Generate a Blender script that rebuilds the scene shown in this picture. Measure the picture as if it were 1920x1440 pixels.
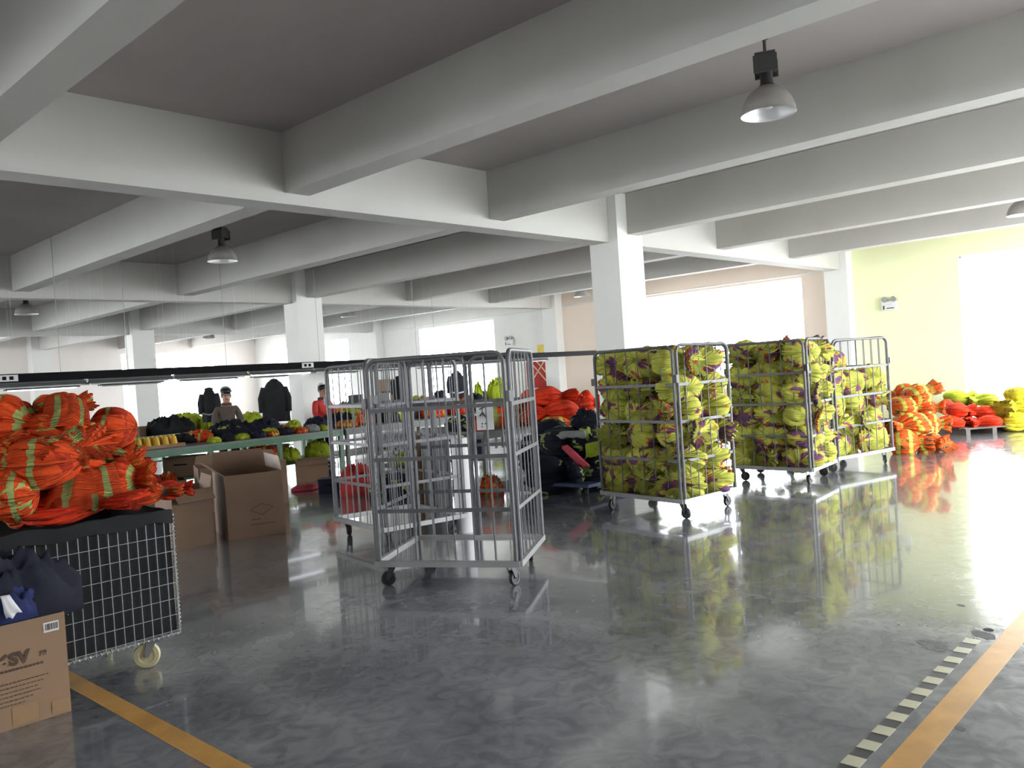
import bpy, math, random
from mathutils import Vector, Matrix, noise
PI = math.pi
C = bpy.context.scene.collection
for o in list(bpy.data.objects): bpy.data.objects.remove(o)
S = bpy.context.scene

# ------------------------------------------------------------------ camera, sky, exposure
CAM_H, YAW, PITCH, ROLL, FPX = 1.6, 0.820749505, -0.0122942417, -0.0662085387, 1560.0
_f = Vector((math.sin(YAW)*math.cos(PITCH), math.cos(YAW)*math.cos(PITCH), math.sin(PITCH)))
_r = Vector((math.cos(YAW), -math.sin(YAW), 0)); _u = _r.cross(_f)
RT = math.cos(ROLL)*_r + math.sin(ROLL)*_u; UP = -math.sin(ROLL)*_r + math.cos(ROLL)*_u; FW = _f
cam_d = bpy.data.cameras.new('camera'); cam = bpy.data.objects.new('camera', cam_d); C.objects.link(cam)
cam_d.sensor_width = 36; cam_d.lens = FPX/1920*36; cam_d.clip_end = 300; cam_d.clip_start = 0.05
M = Matrix((RT, UP, -FW)).transposed().to_4x4(); M.translation = (0, 0, CAM_H); cam.matrix_world = M
S.camera = cam
S.view_settings.view_transform = 'Standard'; S.view_settings.look = 'None'
S.view_settings.gamma = 1; S.view_settings.use_curve_mapping = False
S.view_settings.exposure = 0.0
W = bpy.data.worlds.new('overcast_sky'); S.world = W; W.use_nodes = True
bg = W.node_tree.nodes['Background']; bg.inputs['Color'].default_value = (0.93, 0.97, 1.0, 1); bg.inputs['Strength'].default_value = 19.0

def ray(x, y): return FW + (x-960)/FPX*RT - (y-720)/FPX*UP
def at(x, y, Y=None, X=None, z=None):       # the place in the hall seen in that direction, on a plane of the room
    d = ray(x, y); o = Vector((0, 0, CAM_H))
    t = Y/d.y if Y is not None else X/d.x if X is not None else (z-CAM_H)/d.z
    return o + d*t
def depth(p): return (Vector(p)-Vector((0, 0, CAM_H))).dot(FW)

# ------------------------------------------------------------------ materials
def nt(name):
    m = bpy.data.materials.new(name); m.use_nodes = True
    n = m.node_tree.nodes; return m, n, m.node_tree.links, n['Principled BSDF']
def ramp(n, stops, const=False):
    r = n.new('ShaderNodeValToRGB'); cr = r.color_ramp
    if const: cr.interpolation = 'CONSTANT'
    while len(cr.elements) < len(stops): cr.elements.new(0.5)
    for e, (p, c) in zip(cr.elements, stops): e.position = p; e.color = (*c, 1)
    return r
def plain(name, col, rough=0.6, metal=0.0, var=0.12, scale=6.0, bump=0.0, bscale=60, spec=0.5, rvar=0.0):
    m, n, l, b = nt(name)
    tc = n.new('ShaderNodeTexCoord'); nz = n.new('ShaderNodeTexNoise'); nz.inputs['Scale'].default_value = scale; nz.inputs['Detail'].default_value = 5
    l.new(tc.outputs['Object'], nz.inputs['Vector'])
    r = ramp(n, [(0.3, tuple(c*(1-var) for c in col)), (0.7, tuple(min(1, c*(1+var)) for c in col))])
    l.new(nz.outputs['Fac'], r.inputs['Fac']); l.new(r.outputs['Color'], b.inputs['Base Color'])
    b.inputs['Roughness'].default_value = rough; b.inputs['Metallic'].default_value = metal; b.inputs['Specular IOR Level'].default_value = spec
    if rvar:
        mr = n.new('ShaderNodeMapRange'); mr.inputs['To Min'].default_value = rough-rvar; mr.inputs['To Max'].default_value = rough+rvar
        l.new(nz.outputs['Fac'], mr.inputs['Value']); l.new(mr.outputs['Result'], b.inputs['Roughness'])
    if bump:
        n2 = n.new('ShaderNodeTexNoise'); n2.inputs['Scale'].default_value = bscale; n2.inputs['Detail'].default_value = 4
        l.new(tc.outputs['Object'], n2.inputs['Vector'])
        bp = n.new('ShaderNodeBump'); bp.inputs['Strength'].default_value = bump; bp.inputs['Distance'].default_value = 0.01
        l.new(n2.outputs['Fac'], bp.inputs['Height']); l.new(bp.outputs['Normal'], b.inputs['Normal'])
    return m
def emit(name, col, s):
    m, n, l, b = nt(name); b.inputs['Base Color'].default_value = (*col, 1)
    b.inputs['Emission Color'].default_value = (*col, 1); b.inputs['Emission Strength'].default_value = s
    return m
def cloth(name, base, patch=None, edge=None, thr=0.58, bands=(), end=None, scale=5.0, rough=0.85):
    """cloth whose print follows the garment: blotches of trim (noise), tape bands and hem colours along uv.x"""
    m, n, l, b = nt(name)
    tc = n.new('ShaderNodeTexCoord'); oi = n.new('ShaderNodeObjectInfo')
    add = n.new('ShaderNodeVectorMath'); add.operation = 'ADD'
    mul = n.new('ShaderNodeVectorMath'); mul.operation = 'SCALE'; mul.inputs[0].default_value = (37, 91, 53)
    l.new(oi.outputs['Random'], mul.inputs['Scale']); l.new(tc.outputs['Object'], add.inputs[0]); l.new(mul.outputs['Vector'], add.inputs[1])
    nz = n.new('ShaderNodeTexNoise'); nz.inputs['Scale'].default_value = scale; nz.inputs['Detail'].default_value = 1.5; nz.inputs['Distortion'].default_value = 0.6
    l.new(add.outputs['Vector'], nz.inputs['Vector'])
    n2 = n.new('ShaderNodeTexNoise'); n2.inputs['Scale'].default_value = scale*3; n2.inputs['Detail'].default_value = 4; l.new(add.outputs['Vector'], n2.inputs['Vector'])
    v = ramp(n, [(0.3, tuple(c*0.82 for c in base)), (0.7, base)]); l.new(n2.outputs['Fac'], v.inputs['Fac'])
    col = v.outputs['Color']
    cm = n.new('ShaderNodeVectorMath'); cm.operation = 'MULTIPLY'; cm.inputs[1].default_value = (2.2, 26, 1); l.new(tc.outputs['UV'], cm.inputs[0])
    cn = n.new('ShaderNodeTexNoise'); cn.inputs['Scale'].default_value = 1.0; cn.inputs['Detail'].default_value = 3; cn.inputs['Distortion'].default_value = 0.9; l.new(cm.outputs['Vector'], cn.inputs['Vector'])
    pn = n.new('ShaderNodeMath'); pn.operation = 'MULTIPLY_ADD'; l.new(cn.outputs['Fac'], pn.inputs[0]); pn.inputs[1].default_value = 0.32
    ps_ = n.new('ShaderNodeMath'); ps_.operation = 'SUBTRACT'; l.new(nz.outputs['Fac'], ps_.inputs[0]); ps_.inputs[1].default_value = 0.16; l.new(ps_.outputs['Value'], pn.inputs[2])
    def over(fac, c, colr):
        mx = n.new('ShaderNodeMix'); mx.data_type = 'RGBA'; l.new(fac, mx.inputs['Factor']); l.new(colr, mx.inputs['A']); mx.inputs['B'].default_value = (*c, 1); return mx.outputs['Result']
    def step(val, lo, hi):
        r = ramp(n, [(0, (0, 0, 0)), (max(lo, .001), (1, 1, 1)), (hi, (0, 0, 0))], True); l.new(val, r.inputs['Fac']); return r.outputs['Color']
    sep = n.new('ShaderNodeSeparateXYZ'); l.new(tc.outputs['UV'], sep.inputs['Vector'])
    wob = n.new('ShaderNodeMath'); wob.operation = 'MULTIPLY_ADD'; l.new(n2.outputs['Fac'], wob.inputs[0]); wob.inputs[1].default_value = 0.05; l.new(sep.outputs['X'], wob.inputs[2])
    uu = wob.outputs['Value']
    if patch:
        if edge: col = over(step(pn.outputs['Value'], thr-0.022, 1), edge, col)
        col = over(step(pn.outputs['Value'], thr, 1), patch, col)
    for lo, hi, c in bands: col = over(step(uu, lo, hi), c, col)
    if end:
        lo, c = end; col = over(step(uu, lo, 1), c, col)
    l.new(col, b.inputs['Base Color']); b.inputs['Roughness'].default_value = rough; b.inputs['Specular IOR Level'].default_value = 0.25
    cb = n.new('ShaderNodeBump'); cb.inputs['Strength'].default_value = 1.0; cb.inputs['Distance'].default_value = 0.06; l.new(cn.outputs['Fac'], cb.inputs['Height']); l.new(cb.outputs['Normal'], b.inputs['Normal'])
    return m

LIME = (0.52, 0.53, 0.09); PURP = (0.15, 0.075, 0.15); ORG = (0.80, 0.080, 0.012); TAPE = (0.38, 0.44, 0.14); NAVY = (0.008, 0.010, 0.022)
MT = dict(
 pinkw=plain('pale_pink_bounce_tint_wall', (0.84, 0.78, 0.74), 0.7, var=0.02, scale=1),  # pink stands in for light bounced off the orange garments
 panelg=plain('pale_green_panel', (0.22, 0.36, 0.16), 0.4),
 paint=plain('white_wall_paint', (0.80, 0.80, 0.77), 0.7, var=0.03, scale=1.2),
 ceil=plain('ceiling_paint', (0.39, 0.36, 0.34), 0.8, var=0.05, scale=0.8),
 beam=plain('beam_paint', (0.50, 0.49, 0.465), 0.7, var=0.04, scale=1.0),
 lwall=plain('pale_lime_bounce_tint_wall', (0.84, 0.87, 0.55), 0.7, var=0.02, scale=1),  # yellow-green bounce from the hi-vis garments put into the wall colour
 pwall=plain('pale_peach_bounce_tint_wall', (0.84, 0.72, 0.61), 0.7, var=0.02, scale=1),  # warm bounce from the orange garments put into the wall colour
 frame=plain('window_frame_white', (0.8, 0.8, 0.8), 0.4),
 steel=plain('zinc_steel', (0.125, 0.125, 0.13), 0.5, 0.3, var=0.15, scale=14),
 alu=plain('aluminium_deck', (0.82, 0.83, 0.83), 0.12, 1.0, var=0.06, scale=9),
 wire=plain('galvanised_wire', (0.5, 0.5, 0.5), 0.35, 0.5, var=0.1),
 rubber=plain('black_rubber', (0.015, 0.015, 0.016), 0.5),
 black=plain('black_plastic', (0.010, 0.010, 0.011), 0.85, spec=0.1),
 dgrey=plain('dark_grey_metal', (0.05, 0.05, 0.052), 0.45, 0.2),
 lgrey=plain('light_grey_metal', (0.30, 0.30, 0.30), 0.4, 0.2), tgrey=plain('grey_table_paint', (0.12, 0.13, 0.125), 0.45),
 refl=plain('spun_aluminium', (0.80, 0.80, 0.81), 0.4, 0.5, var=0.04),
 reflout=plain('dull_aluminium', (0.34, 0.33, 0.31), 0.5, 0.5),
 card=plain('brown_cardboard', (0.30, 0.19, 0.115), 0.85, var=0.07, scale=3),
 cardd=plain('dark_cardboard', (0.20, 0.125, 0.08), 0.85, var=0.07, scale=3),
 cardl=plain('pale_cardboard', (0.52, 0.46, 0.40), 0.85, var=0.05),
 tape=plain('packing_tape', (0.34, 0.21, 0.115), 0.3, var=0.03),
 ink=plain('brown_ink', (0.10, 0.062, 0.042), 0.8),
 paper=plain('white_paper', (0.72, 0.72, 0.72), 0.7, var=0.03),
 green=plain('green_table_paint', (0.06, 0.16, 0.085), 0.35),
 ttop=plain('grey_table_top', (0.13, 0.15, 0.14), 0.45, var=0.06),
 nylon=plain('cream_nylon', (0.66, 0.60, 0.36), 0.35, var=0.05),
 liner=plain('black_liner', (0.010, 0.011, 0.013), 0.9, var=0.3, bump=0.25, bscale=25),
 orange_line=plain('orange_floor_paint', (0.60, 0.32, 0.075), 0.42, var=0.18, scale=5),
 tdark=plain('dark_tape', (0.05, 0.05, 0.055), 0.45, var=0.1), tlight=plain('cream_tape', (0.55, 0.53, 0.38), 0.45, var=0.08),
 chip=plain('bare_concrete', (0.15, 0.15, 0.148), 0.9, var=0.25, scale=30, bump=0.6),
 chipd=plain('black_stain', (0.012, 0.012, 0.012), 0.8),
 red=plain('red_paint', (0.55, 0.03, 0.025), 0.4), yel=plain('yellow_sign', (0.75, 0.55, 0.05), 0.5),
 blue=plain('blue_plastic', (0.008, 0.022, 0.07), 0.6), bluec=plain('blue_cloth', (0.012, 0.022, 0.10), 0.85, var=0.3),
 skin=plain('skin', (0.42, 0.24, 0.17), 0.5, var=0.04), brown=plain('brown_jacket_cloth', (0.085, 0.065, 0.05), 0.9, var=0.12, scale=12),
 maroon=plain('dark_red_cloth', (0.10, 0.03, 0.025), 0.9), hair=plain('black_hair', (0.008, 0.007, 0.007), 0.5),
 redc=plain('red_cloth', (0.50, 0.035, 0.03), 0.85), blackc=plain('black_cloth', (0.009, 0.009, 0.011), 0.9, var=0.2),
 navyc=plain('navy_cloth', (0.006, 0.008, 0.022), 0.85, var=0.2), white=plain('white_cloth', (0.7, 0.7, 0.7), 0.8), greyc=plain('grey_cloth', (0.22, 0.22, 0.22), 0.9),
 yelc=plain('yellow_thread', (0.72, 0.42, 0.03), 0.6), tube=emit('lit_tube', (0.9, 0.95, 1.0), 3.0), tubeoff=plain('unlit_tube', (0.75, 0.76, 0.76), 0.3),
 pink=plain('pink_cloth', (0.50, 0.06, 0.09), 0.85), conc=plain('yard_concrete', (0.6, 0.6, 0.58), 0.9),
 wood=plain('pallet_wood', (0.13, 0.11, 0.10), 0.8, var=0.2), bottle=plain('clear_plastic', (0.6, 0.62, 0.6), 0.15),
)
MT['lime'] = cloth('lime_garment_cloth', LIME, PURP, (0.62, 0.10, 0.02), 0.60, end=(0.92, PURP), scale=2.3)
MT['lime2'] = cloth('lime_garment_cloth_orange_hem', LIME, PURP, (0.62, 0.10, 0.02), 0.62, bands=((0.86, 0.93, PURP),), end=(0.95, (0.62, 0.10, 0.02)), scale=2.0)
MT['lime3'] = cloth('lime_garment_cloth_plain', (0.50, 0.60, 0.04), (0.42, 0.52, 0.03), None, 0.6, scale=5)
MT['lime4'] = cloth('yellow_garment_cloth', (0.75, 0.66, 0.04), (0.35, 0.28, 0.03), None, 0.62, scale=6)
MT['org'] = cloth('orange_garment_cloth', ORG, (0.45, 0.03, 0.01), None, 0.6, bands=((0.36, 0.42, TAPE), (0.62, 0.68, TAPE)), end=(0.93, (0.75, 0.20, 0.03)), scale=4)
MT['org2'] = cloth('orange_ruffled_cloth', ORG, TAPE, (0.75, 0.16, 0.02), 0.62, bands=((0.30, 0.38, TAPE), (0.70, 0.80, (0.30, 0.26, 0.22))), scale=5)
MT['org3'] = cloth('orange_striped_cloth', (0.85, 0.13, 0.02), (0.20, 0.06, 0.05), (0.62, 0.55, 0.07), 0.60, bands=((0.22, 0.30, (0.60, 0.55, 0.10)), (0.48, 0.56, (0.60, 0.55, 0.10)), (0.72, 0.80, (0.60, 0.55, 0.10))), scale=5)
MT['vest'] = cloth('orange_vest_cloth', ORG, None, bands=((0.17, 0.29, TAPE), (0.70, 0.82, TAPE)))
MT['redorg'] = cloth('red_orange_cloth', (0.80, 0.05, 0.012), (0.55, 0.03, 0.01), None, 0.6)
MT['navy'] = cloth('navy_garment_cloth', NAVY, (0.22, 0.28, 0.10), None, 0.66, bands=((0.78, 0.84, (0.25, 0.31, 0.12)),), scale=4)
MT['mixed'] = cloth('mixed_garment_cloth', (0.010, 0.013, 0.022), (0.30, 0.36, 0.05), (0.25, 0.28, 0.18), 0.62, scale=3.2)
# sealed concrete floor
m, n, l, b = nt('sealed_grey_floor'); MT['floor'] = m
tc = n.new('ShaderNodeTexCoord')
n1 = n.new('ShaderNodeTexNoise'); n1.inputs['Scale'].default_value = 0.9; n1.inputs['Detail'].default_value = 8; n1.inputs['Roughness'].default_value = 0.65; n1.inputs['Distortion'].default_value = 0.8
n2 = n.new('ShaderNodeTexNoise'); n2.inputs['Scale'].default_value = 7; n2.inputs['Detail'].default_value = 6; n2.inputs['Distortion'].default_value = 1.5
for q in (n1, n2): l.new(tc.outputs['Object'], q.inputs['Vector'])
r1 = ramp(n, [(0.30, (0.155, 0.168, 0.182)), (0.50, (0.215, 0.227, 0.240)), (0.72, (0.285, 0.292, 0.30))]); l.new(n1.outputs['Fac'], r1.inputs['Fac'])
r2 = ramp(n, [(0.35, (0.62, 0.63, 0.65)), (0.6, (1, 1, 1))]); l.new(n2.outputs['Fac'], r2.inputs['Fac'])
mx = n.new('ShaderNodeMix'); mx.data_type = 'RGBA'; mx.blend_type = 'MULTIPLY'; mx.inputs['Factor'].default_value = 0.8
l.new(r1.outputs['Color'], mx.inputs['A']); l.new(r2.outputs['Color'], mx.inputs['B']); l.new(mx.outputs['Result'], b.inputs['Base Color'])
mr = n.new('ShaderNodeMapRange'); mr.inputs['From Min'].default_value = 0.3; mr.inputs['From Max'].default_value = 0.7; mr.inputs['To Min'].default_value = 0.10; mr.inputs['To Max'].default_value = 0.22; b.inputs['Coat Weight'].default_value = 0.7; b.inputs['Coat Roughness'].default_value = 0.045
l.new(n2.outputs['Fac'], mr.inputs['Value']); l.new(mr.outputs['Result'], b.inputs['Roughness'])
bp = n.new('ShaderNodeBump'); bp.inputs['Strength'].default_value = 0.06; bp.inputs['Distance'].default_value = 0.01
l.new(n2.outputs['Fac'], bp.inputs['Height']); l.new(bp.outputs['Normal'], b.inputs['Normal']); b.inputs['Specular IOR Level'].default_value = 0.9
# window glass
m, n, l, b = nt('window_glass'); MT['glass'] = m
n.remove(b); tr = n.new('ShaderNodeBsdfTransparent'); gl = n.new('ShaderNodeBsdfGlossy'); gl.inputs['Roughness'].default_value = 0.02
ms = n.new('ShaderNodeMixShader'); ms.inputs[0].default_value = 0.06; l.new(tr.outputs[0], ms.inputs[1]); l.new(gl.outputs[0], ms.inputs[2]); l.new(ms.outputs[0], n['Material Output'].inputs['Surface'])

# ------------------------------------------------------------------ mesh helpers
class MB:
    def __init__(s): s.v, s.f, s.uv, s.sm = [], [], [], True
    def add(s, vs, fs, uv=None):
        k = len(s.v); s.v += [tuple(p) for p in vs]; s.f += [tuple(i+k for i in q) for q in fs]
        s.uv += uv if uv else [(0, 0)]*len(vs); return s
    def box(s, a, b_):
        (x0, y0, z0), (x1, y1, z1) = a, b_
        return s.add([(x0,y0,z0),(x1,y0,z0),(x1,y1,z0),(x0,y1,z0),(x0,y0,z1),(x1,y0,z1),(x1,y1,z1),(x0,y1,z1)],
                     [(0,3,2,1),(4,5,6,7),(0,1,5,4),(1,2,6,5),(2,3,7,6),(3,0,4,7)])
    def bar(s, p, q, w, h, upv=(0,0,1)):      # rectangular bar between two points
        p, q = Vector(p), Vector(q); d = (q-p).normalized(); a = d.cross(Vector(upv))
        if a.length < 1e-4: a = d.cross(Vector((1,0,0)))
        a.normalize(); c = a.cross(d).normalized(); a *= w/2; c *= h/2
        vs = [p-a-c, p+a-c, p+a+c, p-a+c, q-a-c, q+a-c, q+a+c, q-a+c]
        return s.add(vs, [(0,1,2,3),(7,6,5,4),(0,4,5,1),(1,5,6,2),(2,6,7,3),(3,7,4,0)])
    def tube(s, pts, r, k=8, caps=True):
        pts = [Vector(p) for p in pts]; vs, fs = [], []; pn = None
        for i, p in enumerate(pts):
            t = ((pts[min(i+1, len(pts)-1)]-p).normalized()+(p-pts[max(i-1, 0)]).normalized())
            if t.length < 1e-6: t = Vector((0,0,1))
            t.normalize()
            if pn is None:
                pn = t.orthogonal().normalized()
            pn = (pn - t*pn.dot(t)).normalized(); bn = t.cross(pn)
            rr = r[i] if isinstance(r, (list, tuple)) else r
            vs += [p+(pn*math.cos(2*PI*j/k)+bn*math.sin(2*PI*j/k))*rr for j in range(k)]
        for i in range(len(pts)-1):
            for j in range(k): fs.append((i*k+j, i*k+(j+1)%k, (i+1)*k+(j+1)%k, (i+1)*k+j))
        if caps: fs += [tuple(reversed(range(k))), tuple((len(pts)-1)*k+j for j in range(k))]
        return s.add(vs, fs)
    def lathe(s, prof, k=24, c=(0,0,0), axis='z'):
        vs, fs = [], []; m_ = len(prof)
        for j in range(k):
            a = 2*PI*j/k
            for r, z in prof:
                p = (r*math.cos(a), r*math.sin(a), z)
                if axis == 'x': p = (p[2], p[0], p[1])
                if axis == 'y': p = (p[0], p[2], p[1])
                vs.append((p[0]+c[0], p[1]+c[1], p[2]+c[2]))
        for j in range(k):
            for i in range(m_-1): fs.append((j*m_+i, ((j+1)%k)*m_+i, ((j+1)%k)*m_+i+1, j*m_+i+1))
        return s.add(vs, fs)
    def mesh(s, name, mat, smooth=True):
        me = bpy.data.meshes.new(name); me.from_pydata(s.v, [], s.f)
        ul = me.uv_layers.new(name='uv')
        ul.data.foreach_set('uv', [c for lp in me.loops for c in s.uv[lp.vertex_index]])
        me.materials.append(MT[mat] if isinstance(mat, str) else mat)
        if smooth:
            me.polygons.foreach_set('use_smooth', [True]*len(me.polygons))
            try: me.set_sharp_from_angle(angle=math.radians(40))
            except Exception: pass
        me.update(); return me
    def obj(s, name, mat, parent=None, smooth=True, loc=None): return link(name, s.mesh(name, mat, smooth), parent, loc)
def link(name, me, parent=None, loc=None, rot=None, scale=None):
    o = bpy.data.objects.new(name, me); C.objects.link(o)
    if parent: o.parent = parent
    if loc is not None: o.location = loc
    if rot is not None: o.rotation_euler = rot
    if scale is not None: o.scale = scale
    return o
def tag(o, label, cat, group=None, kind=None):
    o['label'] = label; o['category'] = cat
    if group: o['group'] = group
    if kind: o['kind'] = kind
    return o
def thing(name, label, cat, loc=(0,0,0), rz=0, group=None):
    o = link(name, None, None, loc, (0,0,rz)); o.empty_display_size = 0.1
    return tag(o, label, cat, group)
def struct(name, mb, mat, parent=None, smooth=False):
    o = mb.obj(name, mat, parent, smooth)
    if not parent: o['kind'] = 'structure'
    return o

# ------------------------------------------------------------------ the hall
X0, X1, Y0, Y1 = -7.2, 18.45, -1.6, 31.9
HB, HG, HS = 3.487, 3.38, 4.07
struct('floor', MB().box((X0-.3, Y0-.3, -.2), (X1+.3, Y1+.3, 0)), 'floor')
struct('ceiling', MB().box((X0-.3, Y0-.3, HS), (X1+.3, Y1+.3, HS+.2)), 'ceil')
struct('ground_outside', MB().box((-60, -60, -.3), (80, 90, -.21)), 'conc')
BX = [-6.72, -3.92, -1.12, 1.68, 4.49, 7.30, 9.99, 12.83, 15.64]
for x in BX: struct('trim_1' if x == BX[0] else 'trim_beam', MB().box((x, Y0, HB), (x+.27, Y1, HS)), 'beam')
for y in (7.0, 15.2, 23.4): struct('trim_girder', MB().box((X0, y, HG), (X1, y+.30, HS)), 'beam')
colx = (1.05, 9.74); coly = (6.85, 15.05, 23.25)
for x in colx:
    for y in coly:
        if (x, y) == (1.34, 6.85): pass
        struct('trim_column', MB().box((x, y, 0), (x+.62, y+.50, HS)), 'paint')
for y in coly: struct('trim_pilaster', MB().box((18.14, y, 0), (X1+.02, y+.50, HS)), 'paint')
struct('trim_pilaster', MB().box((9.74, 31.45, 0), (10.36, Y1+.02, HS)), 'paint')

winN = [0]
def wall(name, axis, c, th, a0, a1, openings, mat='paint', zt=HS, mats=None):
    """a wall along one axis with openings (a, b, z0, z1); every opening gets its frame and panes"""
    ops = sorted(openings); mb = MB(); cur = a0
    def bx(p, q, z0, z1, m_=mb, t0=c, t1=c+th):
        if q-p < 1e-4 or z1-z0 < 1e-4: return
        m_.box((t0, p, z0), (t1, q, z1)) if axis == 'y' else m_.box((p, t0, z0), (q, t1, z1))
    for (p, q, z0, z1) in ops:
        bx(cur, p, 0, zt); bx(p, q, 0, z0); bx(p, q, z1, zt); cur = q
    bx(cur, a1, 0, zt)
    w = struct(name, mb, mat)
    for (p, q, z0, z1) in ops:
        winN[0] += 1
        f = MB(); e = .03; t0, t1 = min(c, c+th)+abs(th)*.35, min(c, c+th)+abs(th)*.65
        for (pa, pb, za, zb) in ((p, q, z0, z0+e), (p, q, z1-e, z1), (p, p+e, z0, z1), (q-e, q, z0, z1)): bx(pa, pb, za, zb, f, t0, t1)
        nm = max(1, round((q-p)/2.2))
        for i in range(1, nm): bx(p+(q-p)*i/nm-.012, p+(q-p)*i/nm+.012, z0, z1, f, t0, t1)
        fo = struct('window_%d' % winN[0], f, 'frame')
        tm = (t0+t1)/2
        for i in range(nm):
            g = MB(); bx(p+(q-p)*i/nm+.02, p+(q-p)*(i+1)/nm-.02, z0+.03, z1-.03, g, tm-.003, tm+.003); g.obj('pane', 'glass', fo, False)
        # daylight portal: only guides the sampling of the sky through this opening
        L = bpy.data.lights.new('sky_portal', 'AREA'); L.shape = 'RECTANGLE'; L.size = q-p; L.size_y = z1-z0; L.cycles.is_portal = True
        lo = bpy.data.objects.new('sky_portal', L); C.objects.link(lo)
        inward = Vector((-1 if c > 5 else 1, 0, 0)) if axis == 'y' else Vector((0, -1 if c > 5 else 1, 0))
        out = c+th+(.02 if th > 0 else -.02)
        lo.location = (out, (p+q)/2, (z0+z1)/2) if axis == 'y' else ((p+q)/2, out, (z0+z1)/2)
        lo.rotation_euler = inward.to_track_quat('-Z', 'Y').to_euler()
    return w
# far long wall, bay by bay; lime and peach bays have bounce light painted in
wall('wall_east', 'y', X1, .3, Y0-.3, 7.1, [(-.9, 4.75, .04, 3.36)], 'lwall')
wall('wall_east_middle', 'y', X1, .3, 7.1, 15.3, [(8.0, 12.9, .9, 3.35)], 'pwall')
wall('wall_east_inner', 'y', X1, .3, 15.3, 23.5, [(17.8, 21.3, .9, 3.3)], 'paint')
wall('wall_east_end', 'y', X1, .3, 23.5, Y1+.3, [(25.3, 26.9, .9, 3.3), (28.0, 30.2, .9, 3.3)], 'paint')
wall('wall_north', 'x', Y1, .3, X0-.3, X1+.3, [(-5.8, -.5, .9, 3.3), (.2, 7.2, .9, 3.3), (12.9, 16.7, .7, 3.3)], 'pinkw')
wall('wall_south', 'x', Y0, -.3, X0-.3, X1+.3, [(5.6, 8.4, 1.0, 3.3), (9.4, 18.0, .04, 3.36)], 'paint')  # unseen wall; first opening added to brighten the floor, second widened for the east wall
wall('wall_west', 'y', X0, -.3, Y0-.3, Y1+.3, [(-1.2, 5.4, 2.75, 3.42), (9.4, 14.4, .9, 3.2), (16.2, 22.6, .9, 3.2), (24.5, 31, .9, 3.2)], 'paint')  # unseen wall; the high first strip is added and shaped to light the beams
for sx, nm in ((X1-.02, 'baseboard_east'),): struct(nm, MB().box((sx, 5.6, 0), (sx+.02, Y1, .12)), 'lgrey')

# floor markings
def strip(name, label, x0, y0, x1, y1, mat):
    return tag(MB().box((x0, y0, 0), (x1, y1, .002)).obj(name, mat, None, False), label, 'floor marking')
strip('floor_line', 'worn orange line painted on the floor running out from under the wire cart', 1.645, -1.4, 1.75, 5.5, 'orange_line')
strip('floor_line', 'orange aisle line on the floor beside the black and cream striped tape', 1.9, 1.08, 17.5, 1.20, 'orange_line')
t = thing('floor_tape', 'black and cream checked tape stuck to the floor along the orange aisle line', 'floor marking')
MB().box((2.3, 1.265, 0), (4.93, 1.335, .0015)).obj('tape_base', 'tdark', t, False)
sq = MB().box((-.0415, -.036, 0), (.0415, .036, .003)).mesh('tape_square', 'tlight', False)
for i in range(16): link('tape_square', sq, t, (2.37+.167*i, 1.30, .0002))
fl = bpy.data.objects['floor']
def chip(px, py, rx, ry, mat, seed):
    p = at(px, py, z=0); rnd = random.Random(seed); k = 18; vs = []
    for i in range(k):
        a = 2*PI*i/k; q = 1+.35*noise.noise((math.cos(a)*1.6+seed, math.sin(a)*1.6, 0))+rnd.uniform(-.08, .08)
        d = RT*math.cos(a)*rx*q; e = Vector((FW.x, FW.y, 0)).normalized()*math.sin(a)*ry*q; vs.append((p.x+d.x+e.x, p.y+d.y+e.y, .0012))
    vs += [(x, y, 0) for x, y, z in vs]
    MB().add(vs, [tuple(range(k))]+[(i, k+i, k+(i+1)%k, (i+1)%k) for i in range(k)]).obj('floor_chip', mat, fl, False)
for a in ((1748, 1210, .062, .10, 'chip', 1), (1843, 1190, .04, .09, 'chip', 2), (1853, 1181, .03, .03, 'chipd', 3), (1802, 1135, .018, .03, 'chip', 4), (1685, 1172, .005, .012, 'chipd', 5), (1800, 1365, .02, .03, 'chip', 6)): chip(*a)

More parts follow.
